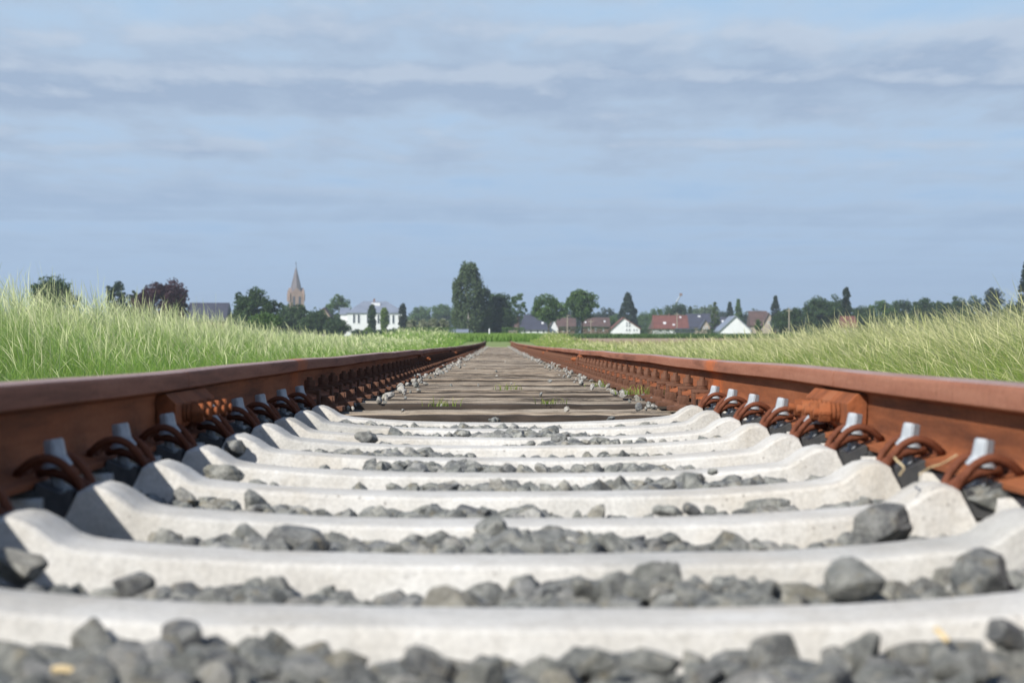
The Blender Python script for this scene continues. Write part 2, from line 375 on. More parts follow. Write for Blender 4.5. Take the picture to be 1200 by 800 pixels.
for k in range(-2, 10):
    o = c0 if k == -2 else copy_tree(c0)
    o.location = (random.uniform(-.004, .004), 2.20+.6*k+random.uniform(-.006, .006), random.uniform(-.002, .002)); o.rotation_euler = (0, 0, random.uniform(-.004, .004))
    if k == -2: lab = 'pale concrete sleeper closest to the camera, under the nearest stones below the frame'
    elif k == -1: lab = 'pale concrete sleeper whose edge just shows at the bottom of the photo'
    elif k == 9: lab = 'last pale concrete sleeper, touching the first dark wooden one'
    else: lab = f'pale concrete sleeper, {ordinal(k)} whole one counted from the front'
    tag(o, lab, 'railway sleeper', GC)
    if k > -2:
        for ch in o.children:
            if ch.name.startswith('beam'):
                bm = concrete_beam(k+50); me = bpy.data.meshes.new('beam'); bmesh.ops.recalc_face_normals(bm, faces=bm.faces[:]); bm.to_mesh(me); bm.free()
                me.shade_smooth(); me.set_sharp_from_angle(angle=R(28)); me.materials.append(M['concrete']); ch.data = me
# ------------------------------------------------------------------ wooden sleepers
WT = -.178
def timber_bm(seed):
    rd = random.Random(seed); bm = bmesh.new(); rings = []
    G = [rd.choice((0, 0, 0, -.002, -.010, .002, -.003)) for _ in range(15)]
    for x in np.linspace(-1.3, 1.3, 40):
        h = .002*math.sin(x*2.3+seed)+rd.uniform(-.002, .002); w = .122+rd.uniform(-.004, .004); j = lambda a=.0025: rd.uniform(-a, a)
        tops = [(-w+.010+.2*w*q_*1.84/1.84*.0+(2*w-.02)*q_/14, WT+h+G[q_]+j(.0015)-.006*abs((q_-7)/6.)**3) for q_ in range(1, 14)]
        P = [(-w, WT-.16), (-w+j(), WT-.04), (-w+.006+j(), WT-.010+h)]+tops+[(w-.006+j(), WT-.010+h), (w+j(), WT-.04), (w, WT-.16)]
        rings.append([bm.verts.new((x, y, z)) for y, z in P])
    n = len(rings[0])
    for a, b in zip(rings, rings[1:]):
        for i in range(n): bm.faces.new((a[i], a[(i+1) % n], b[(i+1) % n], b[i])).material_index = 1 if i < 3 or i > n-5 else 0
    bm.faces.new(rings[0]); bm.faces.new(rings[-1]); return bm
def hexrod(bm, x, y, z0, z1, r): cyl(bm, (x, y, (z0+z1)/2), r, r*.97, z1-z0, 6, None, .002)
def fast_parts(s):
    """ribbed plate with its clamp pieces on rail side s; list of (name, bm, sub)"""
    out = []
    bm = bmesh.new(); box(bm, (s*RX, 0, WT+.009), (.37, .155, .016), .002)
    for d in (-1, 1): box(bm, (s*(RX+d*.075), 0, WT+.028), (.016, .15, .022), .002)
    out.append(('base_plate', bm, False))
    for d in (-1, 1):
        cx = s*(RX+d*.066)
        bm = bmesh.new()                                       # inverted U clamp
        box(bm, (cx, 0, -.1095), (.074, .058, .012), .003)
        box(bm, (cx-s*d*.030, 0, -.128), (.011, .054, .034), .003); box(bm, (cx+s*d*.031, 0, -.140), (.011, .054, .050), .003)
        out.append(('clamp', bm, True))
        bm = bmesh.new()
        cyl(bm, (cx, 0, -.1010), .0205, .0205, .004, 20, None, .001); cyl(bm, (cx, 0, -.0955), .0190, .0190, .004, 20, None, .001)
        hexrod(bm, cx, 0, -.093, -.071, .0215); cyl(bm, (cx, 0, -.066), .0105, .0095, .012, 12, None, .001)
        out.append(('nut', bm, True))
        for t in (-.045, .045):
            bm = bmesh.new(); X = s*(RX+d*.137)
            cyl(bm, (X, t, WT+.020), .026, .023, .008, 18, None, .001); box(bm, (X, t, WT+.037), (.026, .026, .028), .003)
            out.append(('screw', bm, True))
    return out
def make_wood(full, y):
    t = empty('wooden_sleeper', (0, y, 0)); from_bm('timber', timber_bm(3 if full else 4), [M['wood'], M['tar']], t)
    for s in (-1, 1):
        if full:
            base = None
            for n, bm, sub in fast_parts(s):
                o = from_bm(n, bm, M['old_rust'], base if sub else t, 40)
                if not sub: base = o
        else:
            bm = bmesh.new()
            for n, b, sub in fast_parts(s):
                me = bpy.data.meshes.new('x'); b.to_mesh(me); b.free(); bm.from_mesh(me); bpy.data.meshes.remove(me)
            from_bm('rail_fastening', bm, M['old_rust'], t, 40)
    return t
timbers = []
for q in range(6):
    bm = timber_bm(q+20); me = bpy.data.meshes.new('timber'); bmesh.ops.recalc_face_normals(bm, faces=bm.faces[:]); bm.to_mesh(me); bm.free(); me.materials.append(M['wood']); me.materials.append(M['tar']); timbers.append(me)
wA = make_wood(True, 8.2); wB = make_wood(False, 8.2+.6*22)
for i in range(239):
    y = 8.2+.6*i
    o = (wA if i == 0 else copy_tree(wA)) if i < 22 else (wB if i == 22 else copy_tree(wB))
    o.location = (random.uniform(-.02, .02) if i else 0, y+random.uniform(-.02, .02), zt(y)); o.rotation_euler = (0, 0, random.uniform(-.006, .006))
    o.location.x *= .15
    if i < 12: lab = f'weathered brown wooden sleeper, {ordinal(i)} one beyond the last concrete sleeper'
    elif i < 22: lab = 'weathered wooden sleeper in the middle stretch, past the twelfth wooden one'
    else: lab = 'small distant wooden sleeper in the far run towards the vanishing point'
    tag(o, lab, 'railway sleeper', 'wooden sleepers' if i < 12 else ('wooden sleepers in the middle stretch' if i < 22 else 'distant wooden sleepers'))
    for ch in o.children:
        if ch.name.startswith('timber'):
            ch.data = timbers[i % 6]; ch.location = (random.uniform(-.03, .03), 0, random.uniform(-.016, .003))
            ch.rotation_euler = (0, 0, math.pi if random.random() < .5 else 0)
# ------------------------------------------------------------------ stones
def ico(sub):
    bm = bmesh.new(); bmesh.ops.create_icosphere(bm, subdivisions=sub, radius=1)
    V = np.array([v.co[:] for v in bm.verts]); Fc = np.array([[v.index for v in f.verts] for f in bm.faces]); bm.free(); return V/np.linalg.norm(V, axis=1)[:, None], Fc
IC = {k: ico(k) for k in (2, 4, 5)}
def stone_shape(seed, sub):
    r = np.random.default_rng(seed); V, Fc = IC[sub]
    n = r.integers(8, 13); P = r.normal(size=(n, 3)); P /= np.linalg.norm(P, axis=1)[:, None]
    A3 = np.linalg.qr(r.normal(size=(3, 3)))[0]; P = np.concatenate([P, A3, -A3]); n = len(P)
    h = r.uniform(.60, 1.0, n); D = np.maximum(V@P.T, 1e-3); A = h/D
    kk = 90 if sub > 2 else 60
    rad = -np.log(np.sum(np.exp(-(A-A.min(axis=1)[:, None])*kk), axis=1))/kk+A.min(axis=1)
    rad = np.clip(rad, .3, 1.2)
    Q = V*rad[:, None]
    if sub > 2:
        for o in range(4):
            k = r.normal(size=(5, 3))*(5*2.0**o); ph = r.uniform(0, 6, 5)
            Q = Q*(1+(.022/1.5**o)*np.sin(Q@k.T+ph).mean(axis=1)[:, None]*1.6)
    return Q*np.array([1.18, .95, .74]), Fc
SH = [stone_shape(100+i, 2) for i in range(18)]
HM = []
for i in range(18):
    V, Fc = stone_shape(100+i, 5 if i < 6 else 4); me = bpy.data.meshes.new('stone'); me.from_pydata(V.tolist(), [], Fc.tolist()); me.update(); me.shade_smooth()
    HM.append(me)
HMp = [m.copy() for m in HM]
for m in HM: m.materials.append(M['stone'])
for m in HMp: m.materials.append(M['pale'])
stones = []          # (x,y,z,size,shape,euler,pale,label)
def top_profile(x, y): return 0
hero = [ # px, py(centre), width px, bay distance, label
 (155, 762, 62, 1.93, 'tall pointed grey stone near the lower left, in the front row'),
 (222, 772, 60, 1.88, 'olive grey block of stone in the front row, beside the pointed one'),
 (505, 768, 62, 1.88, 'broad grey humped stone in the front row below the track centre'),
 (700, 764, 58, 1.93, 'grey stone with a rounded crest in the front row, right of centre'),
 (765, 768, 56, 1.88, 'dark rounded stone, right neighbour of the crest stone in the front row'),
 (1178, 737, 56, 2.0, 'round grey stone resting high against the front sleeper at far right'),
 (1125, 768, 95, 1.9, 'long dark stone at the lower right, carrying a straw stub'),
 (997, 671, 84, 2.47, 'largest rounded green-grey stone, right of centre in the second row'),
 (20, 655, 66, 2.62, 'big dark slanting stone at the left edge, below the left rail'),
 (160, 676, 52, 2.5, 'olive stone in the second row near the left end'),
 (693, 686, 54, 2.5, 'dark domed stone in the second row, right of centre'),
 (745, 689, 46, 2.5, 'narrow grey standing stone in the second row'),
 (892, 688, 52, 2.5, 'grey and yellowish stone left of the largest rounded stone'),
 (1150, 668, 96, 2.5, 'wide low dark stone at the right of the second row'),
 (345, 629, 80, 3.08, 'wedge shaped grey stone with a dark notch, third row left of centre'),
 (595, 637, 78, 3.05, 'long flat grey stone in the third row, at the track centre'),
 (1035, 614, 84, 3.1, 'broad rough grey stone in the third row at the right'),
 (1003, 560, 28, 4.05, 'dark upright pointed stone beside the right row of clips'),
 (1040, 572, 44, 3.95, 'grey leaning slab stone beneath the right row of clips'),
 (1160, 580, 62, 3.35, 'mossy grey stone lodged below the nearest right clip'),
 (276, 520, 36, 4.95, 'pale topped upright stone beside the left row of clips'),
 (262, 553, 46, 4.3, 'brownish flat stone near the left rail, between two sleepers'),
 (622, 593, 32, 3.72, 'dark grey block right of the tan pebble in the fourth row'),
 (567, 595, 22, 3.72, 'tan rounded pebble in the fourth row'),
 (430, 509, 26, 6.1, 'small round grey stone lying alone left of centre'),
]
for (px, py, w, Y, lab) in hero:
    x, z = at(px, py, Y); s = w/F*Y/2
    stones.append((x, Y, z-.006, s*.94, random.randrange(18), (random.uniform(-.3, .3), random.uniform(-.3, .3), random.uniform(0, 6.28)), False, lab))
# bays between concrete sleepers
def bay(yc, k):
    half = .205
    for layer, (dz, sp) in enumerate(((-.042, .046), (-.008, .038))):
        nx = int(3.1/sp); ny = int(2*half/sp*1.05)
        for i in range(nx):
            for j in range(ny):
                x = -1.55+(i+.5+random.uniform(-.4, .4))*sp; y = yc-half+(j+.5+random.uniform(-.4, .4))*(2*half/ny)
                s = max(.010, min(.038, random.gauss(.0215, .0075)))
                a = abs(x)
                if a > 1.05 and layer == 0: continue
                if layer and random.random() < (.07 if k < 2 else .12): continue
                zc = -.2115+.008*math.sin(x*5+k*2)+.006*math.sin(x*13+k)+dz - s*.45
                if k < 0: zc += .004
                if k >= 3: zc += random.uniform(-.001, .011)
                zc += float(np.interp(a, [0, .5, .58, .68, .8, 1.2], [0, 0, .008, .0, .0, -.02]))
                if layer and random.random() < .07: zc += random.uniform(.004, .014)
                e = (random.gauss(0, .3), random.gauss(0, .3), random.uniform(0, 6.28)) if random.random() < .75 else tuple(random.uniform(0, 6.28) for _ in range(3))
                stones.append((x, y, zc, s, random.randrange(18), e, False, None))
for k in range(-2, 9): bay(2.20+.6*k+.3, k)
# loose stones lying on or against the far concrete sleepers
for _ in range(34):
    k = random.randint(1, 9); s = random.uniform(.008, .017); x = random.uniform(-.55, .6)
    stones.append((x, 2.2+.6*k+random.uniform(.07, .14), -.199+s*.35+.012*abs(x), s, random.randrange(18), (random.gauss(0, .25), random.gauss(0, .25), random.uniform(0, 6.28)), random.random() < .1, None))
# between wooden sleepers: grey low fill + pale stones along the plates
for i in range(0, 60):
    yc = 8.2+.6*i+.3
    n = 90 if i < 12 else 40
    for _ in range(n):
        s = random.uniform(.016, .03); x = random.uniform(-1.45, 1.45)
        stones.append((x, yc+random.uniform(-.15, .15), zt(yc)-.232-s*.4+random.uniform(-.01, .006), s, random.randrange(18), tuple(random.uniform(0, 6.28) for _ in range(3)), random.random() < .35, None))
    for sd in (-1, 1):
        for _ in range(3 if i < 30 else 2):
            s = random.uniform(.007, .020)*(1.3 if random.random() < .15 else 1); x = sd*min(.60, max(.36, random.gauss(.52, .055)))
            y = yc+random.uniform(-.3, .3)
            stones.append((x, y, zt(y)+WT+s*.45+random.uniform(-.01, .004), s, random.randrange(18), tuple(random.uniform(0, 6.28) for _ in range(3)), random.random() < .72, None))
for i in range(60, 236):
    for sd in (-1, 1):
        for _ in range(2):
            y = 8.2+.6*i+random.uniform(-.3, .3); s = random.uniform(.008, .02)
            stones.append((sd*random.uniform(.4, .62), y, zt(y)+WT+s*.5, s, random.randrange(18), tuple(random.uniform(0, 6.28) for _ in range(3)), True, None))
for _ in range(13):
    y = 8+abs(random.gauss(0, 7)); s = random.uniform(.006, .014); x = random.uniform(-.45, .45)
    i = round((y-8.2)/.6); y = 8.2+.6*i+random.uniform(-.1, .1)
    if i >= 0: stones.append((x, y, zt(y)+WT+s*.5, s, random.randrange(18), tuple(random.uniform(0, 6.28) for _ in range(3)), random.random() < .6, None))
# outside shoulders of the ballast
for _ in range(6500):
    y = random.uniform(0, 1)**1.9*60+.3; x = random.choice((-1, 1))*random.uniform(1.3, 2.2); s = random.uniform(.016, .032)
    stones.append((x, y, bedz(x, y)+s*.2, s, random.randrange(18), tuple(random.uniform(0, 6.28) for _ in range(3)), random.random() < .2, None))
def screen(sn):
    x, y, z, s = sn[:4]
    if y < 1.72: return -1
    u = 583+(x-CX)/y*F; v = 402-(z+s*.7-CZ)/y*F
    if not (-10 < u < 1210 and v < 806): return -1
    if y < 8 and not sn[7]:
        # hidden in front of sleeper edge: top must show over the back edge of the nearer sleeper
        kb = math.floor((y-2.2)/.6); yb = 2.2+.6*kb+.088
        if (y-2.2)/.6-kb > .12:
            zr = -.199; vis = 402-(zr-CZ)/yb*F
            if v > vis-3 and y > 2.3: return -1
    if abs(x) > .64 and y < 8: return -1
    return s/y
hz = [(1e9 if s[7] else screen(s), i) for i, s in enumerate(stones)]
hz.sort(reverse=True); chosen = {i for v, i in hz[:300] if v > 0}
def bayname(y, x, pale):
    side = 'left of the track centre' if x < -.17 else ('right of the track centre' if x > .17 else 'at the track centre')
    if y > 7.95: return None
    k = math.floor((y-2.2)/.6)
    if k < 0: return f'grey angular ballast stone in the front row, {side}', k
    return f'grey angular ballast stone just behind the {ordinal(k)} concrete sleeper, {side}', k
for i in chosen:
    x, y, z, s, sh, e, pale, lab = stones[i]
    o = bpy.data.objects.new('ballast_stone', (HMp if pale else HM)[sh]); o.location = (x, y, z); o.scale = (s*(.92 if lab else 1), s*(.92 if lab else 1), s*(.86 if lab else 1)); o.rotation_euler = e
    COL.objects.link(o); gp = 'ballast stones'
    if not lab:
        b = bayname(y, x, pale)
        if b is None: lab = 'small pale stone lying on the wooden sleepers beside the '+('left' if x < 0 else 'right')+' rail'; gp = 'pale stones on the wood, '+('left' if x < 0 else 'right')
        else:
            lab, k = b
            if pale: lab = lab.replace('grey angular', 'whitish'); 
            gp = 'ballast stones, '+lab.split('stone ')[1]
    else: gp = 'distinct large ballast stones'
    tag(o, lab, 'stone', gp)
def rotm(e):
    cx, cy, cz = np.cos(e); sx, sy, sz = np.sin(e)
    return np.array([[cy*cz, sx*sy*cz-cx*sz, cx*sy*cz+sx*sz], [cy*sz, sx*sy*sz+cx*cz, cx*sy*sz-sx*cz], [-sy, sx*cy, cx*cy]])
for pale in (False, True):
    VV, FF, RN = [], [], []; off = 0
    for i, sn in enumerate(stones):
        if i in chosen or sn[6] != pale: continue
        x, y, z, s, sh, e, _, _ = sn; V, Fc = SH[sh]
        VV.append(V@rotm(np.array(e)).T*s+np.array([x, y, z])); FF.append(Fc+off); off += len(V); RN.append(np.full(len(V), random.random()))
    V = np.concatenate(VV); Fc = np.concatenate(FF)
    me = big_mesh('ballast', V, Fc, np.full(len(Fc), 3), M['pale_s'] if pale else M['stone_s'])
    at_ = me.attributes.new('rnd', 'FLOAT', 'POINT'); at_.data.foreach_set('value', np.concatenate(RN).astype(np.float32))
    o = link(bpy.data.objects.new('pale_ballast' if pale else 'ballast', me))
    tag(o, 'pale limestone chippings strewn along the wooden sleepers' if pale else 'mass of small grey crushed ballast filling the gaps between sleepers', 'ballast', None, 'stuff')
# straw bits
def straw(name, pts, r, label):
    bm = bmesh.new(); tube(bm, catmull(pts, 5), r, 6); tag(from_bm(name, bm, M['straw'], None, 60), label, 'straw')
def q3(px, py, Y): x, z = at(px, py, Y); return (x, Y, z)
straw('dry_straw', [q3(1098, 737, 1.9), q3(1103, 742, 1.89), q3(1112, 752, 1.88)], .0025, 'yellow straw stub lying on a stone at lower right')
straw('dry_straw', [q3(1122, 533, 3.35), q3(1105, 543, 3.33), q3(1090, 548, 3.32), q3(1078, 556, 3.3)], .0012, 'thin bent dry stalk hanging from the nearest right clips')
straw('dry_straw', [q3(1055, 556, 3.3), q3(1060, 548, 3.33), q3(1052, 540, 3.36), q3(1049, 536, 3.38)], .0015, 'short dry stalk by the second right clip')
straw('dry_straw', [q3(62, 785, 1.86), q3(75, 783, 1.86), q3(88, 786, 1.86)], .0035, 'pale straw stub between stones at lower left')
# ------------------------------------------------------------------ grass
def blades(B, head=False):
    """B: dict of arrays x,y,z,h,w,lean(dx,dy),fa(face angle),c0,c1 -> verts, loops, sizes, cols"""
    n = len(B['x']); lv = 4 if not head else 7
    T = np.linspace(0, 1, lv)
    if head: T = np.array([0, .35, .62, .76, .86, .94, 1.])
    wid = (1-T*.75) if not head else np.array([.5, .42, .36, .5, 1.5, 1.15, .25])
    wid[-1] = .12 if not head else .25
    V = np.zeros((n, lv, 2, 3), np.float32); C = np.zeros((n, lv, 2, 4), np.float32); C[..., 3] = 1
    for i, t in enumerate(T):
        b = t**2.1
        cx = B['x']+B['lx']*B['h']*b; cy = B['y']+B['ly']*B['h']*b
        dr = np.sqrt(B['lx']**2+B['ly']**2)
        cz = B['z']+B['h']*(t-.42*dr*t**3)
        wx = np.cos(B['fa'])*B['w']*wid[i]/2; wy = np.sin(B['fa'])*B['w']*wid[i]/2
        V[:, i, 0] = np.stack([cx-wx, cy-wy, cz], 1); V[:, i, 1] = np.stack([cx+wx, cy+wy, cz], 1)
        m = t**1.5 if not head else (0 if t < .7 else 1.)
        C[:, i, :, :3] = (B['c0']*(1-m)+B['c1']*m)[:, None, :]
    base = (np.arange(n)*lv*2)[:, None]
    q = np.array([[2*i, 2*i+1, 2*i+3, 2*i+2] for i in range(lv-1)])
    Fq = (base[:, None]+q[None]).reshape(-1, 4)
    return V.reshape(-1, 3), Fq, C.reshape(-1, 4)
def hcol(a, b, n, v=.12):
    t = rng.random((n, 1)); c = np.array(a)*(1-t)+np.array(b)*t; return c*(1+rng.normal(0, v, (n, 1)))
def make_grass(side, name, label):
    parts = []
    full = (.945 if side < 0 else .76)
    for (y0, y1, dens, w, hd) in ((2.5, 6.5, 700, .0045, .1), (6.5, 16, 2100, .0027, .11), (16, 28, 1500, .0036, .10), (28, 50, 620, .0062, .10), (50, 90, 190, .014, .08), (90, 158, 75, .03, .03)):
        x0, x1 = 1.85, (5.0 if y1 < 60 else 4.2 if side > 0 else 6.5)
        n = int((y1-y0)*(x1-x0)*dens)
        x = rng.uniform(x0, x1, n); y = rng.uniform(y0, y1, n)
        keep = (x-side*CX)/y*F < 617*1.5+60+(y < 8)*900
        keep &= rng.random(n) < np.where(x > 3.7, .55, 1)
        if side > 0 and y0 >= 28: keep &= ~((x > 3.4) & (rng.random(n) < .6))
        x, y = x[keep], y[keep]; n = len(x)
        z = np.interp(y, GY, GZ)+np.exp(-((x-2.8)/1.3)**2-((y-137)/14)**2)*.12 - .02
        pt = np.sin(x*2.1+side)*np.sin(y*.9+1.3*side)+.6*np.sin(x*4.3+y*1.7)
        hs = np.interp(x, [1.85, 2.3, 3.2, 5], [.30, .45, .92, 1.16])*np.interp(y, [0, 10, 16, 24, 32, 52, 90, 120, 160], [1.0, 1.0, .97, .90, .80, .60, .48, .66, 1.0] if side < 0 else [.92, .94, .95, .88, .78, .58, .42, .72, 1.1])*(1+.09*pt)
        ish = rng.random(n) < hd*2.1*np.clip((x-2.1)*1.3, .05, 1)
        h = full*hs*rng.uniform(.55, 1.0, n)
        h = np.where(ish, full*hs*(rng.uniform(.88, 1.2, n)+(rng.random(n) < .03)*rng.uniform(.05, .22, n)), h)
        yw = rng.random((n, 1))
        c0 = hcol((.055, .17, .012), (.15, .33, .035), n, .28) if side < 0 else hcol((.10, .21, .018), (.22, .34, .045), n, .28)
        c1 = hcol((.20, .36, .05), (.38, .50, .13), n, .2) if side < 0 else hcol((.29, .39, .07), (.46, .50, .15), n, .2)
        dry = rng.random(n) < (.05 if side < 0 else .10)
        c1[dry] = hcol((.50, .44, .25), (.60, .52, .33), int(dry.sum())); c0[dry & (rng.random(n) < .3)] = (.30, .24, .12)
        yel = (pt > .6)[:, None]*.25
        c0 = c0*(1-yel)+np.array((.22, .27, .06))*yel
        sw = .22*np.sin(x*3.1+y*1.7+side)+.16*np.sin(x*7.3-y*2.9)
        lx = rng.normal(-.08 if side < 0 else -.12, .38, n)+sw; ly = rng.normal(0, .32, n)+.5*sw
        bl = rng.random(n) < .16; c0[bl] = hcol((.03, .10, .03), (.06, .16, .06), int(bl.sum())); c1[bl] = hcol((.10, .22, .09), (.18, .30, .12), int(bl.sum()))
        B = dict(x=side*x, y=y, z=z, h=h, w=w*rng.uniform(.7, 1.4, n), lx=lx, ly=ly, fa=rng.uniform(-1.5, 1.5, n), c0=np.clip(c0, 0.01, 1), c1=np.clip(c1, .01, 1))
        s = lambda m: {k2: (v[m]) for k2, v in B.items()}
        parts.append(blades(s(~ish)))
        H = s(ish); m = len(H['x'])
        if m:
            H['c1'] = hcol((.44, .52, .22), (.74, .74, .46), m) if side < 0 else hcol((.50, .52, .22), (.72, .68, .40), m)
            H['lx'] = rng.normal(-.30 if side < 0 else -.40, .26, m); H['w'] = H['w']*.8; parts.append(blades(H, True))
    off = 0; VV, FF, CC = [], [], []
    for V, Fq, C in parts: VV.append(V); FF.append(Fq+off); CC.append(C); off += len(V)
    V = np.concatenate(VV); Fq = np.concatenate(FF); C = np.concatenate(CC)
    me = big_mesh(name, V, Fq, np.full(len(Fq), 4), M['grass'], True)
    a = me.color_attributes.new('Col', 'FLOAT_COLOR', 'POINT'); a.data.foreach_set('color', C.astype(np.float32).ravel())
    tag(link(bpy.data.objects.new(name, me)), label, 'grass', None, 'stuff')
make_grass(-1, 'grass', 'tall green meadow grass with pale seed heads left of the track')
make_grass(1, 'grass', 'tall yellowish green grass bending over right of the track')
def patch(name, x0, x1, y0, y1, n, h0, h1, w, ca, cb, ta, tb, label, cat, lean=-.15, zoff=0.):
    x = rng.uniform(x0, x1, n); y = rng.uniform(y0, y1, n); z = np.interp(y, GY, GZ)+zoff
    B = dict(x=x, y=y, z=z, h=rng.uniform(h0, h1, n), w=w*rng.uniform(.6, 1.4, n), lx=rng.normal(lean, .25, n), ly=rng.normal(0, .2, n), fa=rng.uniform(-1, 1, n), c0=hcol(ca, cb, n), c1=hcol(ta, tb, n))
    V, Fq, C = blades(B); me = big_mesh(name, V, Fq, np.full(len(Fq), 4), M['grass'], True)
    a = me.color_attributes.new('Col', 'FLOAT_COLOR', 'POINT'); a.data.foreach_set('color', C.astype(np.float32).ravel())
    tag(link(bpy.data.objects.new(name, me)), label, cat, None, 'stuff')
patch('grass', -6, 4, 138, 246, 42000, .2, .55, .07, (.08, .18, .03), (.13, .24, .04), (.16, .28, .06), (.24, .34, .09), 'green grass growing over the far end of the track', 'grass', zoff=.1)
patch('crop', 5.5, 75, 250, 275, 42000, .35, .62, .10, (.04, .10, .03), (.07, .13, .035), (.07, .13, .045), (.10, .17, .06), 'low dark green crop rows behind the brown field', 'crop')
patch('meadow_grass', -60, -6, 60, 190, 46000, .2, .42, .05, (.10, .18, .035), (.16, .23, .05), (.22, .28, .09), (.32, .34, .14), 'flat green meadow behind the left bank of grass', 'grass')
patch('field_grass', 3.6, 40, 58, 110, 9000, .15, .4, .03, (.14, .20, .04), (.2, .24, .06), (.32, .34, .12), (.46, .42, .22), 'thin yellow green stalks at the edge of the brown field', 'grass')
patch('meadow_grass', -24, -4.6, 3, 62, 90000, .3, .62, .016, (.08, .18, .03), (.15, .27, .05), (.22, .32, .08), (.36, .42, .14), 'grassy meadow farther out beyond the left bank', 'grass')
patch('field_grass', 4.6, 24, 3, 62, 90000, .25, .5, .016, (.10, .18, .03), (.18, .27, .05), (.26, .33, .08), (.40, .42, .15), 'grassy strip farther out beyond the right bank', 'grass')
def weed(px, py, Y, lab, n=26, h=.06):
    x, z = at(px, py, Y); B = dict(x=rng.normal(x, .035, n), y=rng.normal(Y, .03, n), z=np.full(n, z), h=rng.uniform(.4, 1, n)*h, w=np.full(n, .004), lx=rng.normal(0, .5, n), ly=rng.normal(0, .4, n), fa=rng.uniform(-1, 1, n), c0=hcol((.10, .17, .03), (.15, .22, .04), n), c1=hcol((.3, .35, .06), (.5, .48, .1), n))
    V, Fq, C = blades(B); me = big_mesh('weed', V, Fq, np.full(len(Fq), 4), M['grass'], True)
    a = me.color_attributes.new('Col', 'FLOAT_COLOR', 'POINT'); a.data.foreach_set('color', C.astype(np.float32).ravel())
    tag(link(bpy.data.objects.new('weed', me)), lab, 'weed', 'small weeds between the wooden sleepers')
weed(520, 476, 9.0, 'sparse thin weed on the wooden sleepers, left of centre', 24, .045)
weed(597, 457, 11.9, 'yellowish weed tuft on the wood right at the middle', 24, .05)
weed(644, 473, 9.3, 'low yellow green weed, first one right of centre', 24, .04)
weed(745, 462, 9.4, 'leafy green weed among the pale stones by the right rail', 34, .05)
weed(700, 453, 12.5, 'small weed left of the leafy one, between the wood ends', 20, .05)
# ------------------------------------------------------------------ trees
def leaf_quads(P, size, n_out):
    n = len(P); a = rng.normal(size=(n, 3)); a[:, 2] *= .6; a /= np.linalg.norm(a, axis=1)[:, None]
    b = np.cross(a, rng.normal(size=(n, 3))); b /= np.linalg.norm(b, axis=1)[:, None]
    s = size*rng.uniform(.6, 1.4, (n, 1))
    V = np.stack([P-a*s, P-b*s*.55, P+a*s, P+b*s*.55], 1).reshape(-1, 3)
    return V, np.arange(n*4).reshape(-1, 4)
def crown_points(kind, H, Wd, base, dens, seed):
    r = np.random.default_rng(seed); P = []
    hc = H-base; nC = int(dens)
    for i in range(nC):
        if kind in ('round', 'open'):
            v = r.normal(size=3); v /= np.linalg.norm(v); rr = r.uniform(.35, 1)**.6
            lob = 1+.16*math.sin(3*math.atan2(v[0], v[2])+seed)+.10*math.sin(5*math.atan2(v[1], v[0])+seed*2)
            c = np.array([v[0]*Wd/2*.84*rr*lob, v[1]*Wd/2*.84*rr*lob, base+hc*.5+v[2]*hc*.45*rr])
            cr = Wd*(.13 if kind == 'round' else .095)*r.uniform(.6, 1.3)
        elif kind == 'birch':
            t = r.random(); a0 = seed; prof = math.sqrt(max(.02, 1-((t-.36)/.68)**2))*(1+.12*math.sin(t*11+a0)); a = r.uniform(0, 6.28); rr = r.uniform(.3, 1)**.5
            c = np.array([math.cos(a)*Wd/2*.9*prof*rr, math.sin(a)*Wd/2*.9*prof*rr, base+hc*t*.97]); cr = Wd*.085*r.uniform(.6, 1.3)
        elif kind in ('conifer', 'cedar'):
            t = r.random()**1.25; lay = 1 if kind == 'conifer' else (.45+.75*abs(math.sin(t*9+seed))); a = r.uniform(0, 6.28); rr = r.uniform(.2, 1)**.5
            c = np.array([math.cos(a)*Wd/2*(1-t)**.85*rr*lay, math.sin(a)*Wd/2*(1-t)**.85*rr*lay, base+hc*t*.98]); cr = Wd*(.12 if Wd < 5 else .075)*r.uniform(.6, 1.2)
        elif kind == 'column':
            t = r.random(); a = r.uniform(0, 6.28); rr = r.uniform(.2, 1)**.5; prof = min(1, (1-t)*5+.25)*min(1, .6+t*3)
            c = np.array([math.cos(a)*Wd/2*.85*rr*prof, math.sin(a)*Wd/2*.85*rr*prof, base+hc*t*.96]); cr = Wd*.26*r.uniform(.8, 1.1)
        n = int(r.uniform(45, 75))
        q = r.normal(size=(n, 3)); q /= np.linalg.norm(q, axis=1)[:, None]; q *= (r.uniform(.3, 1, (n, 1))**.5)*cr
        q[:, 2] *= (1.9 if kind == 'birch' else .55 if kind == 'cedar' else .8)
        P.append(q+c)
    return np.concatenate(P)
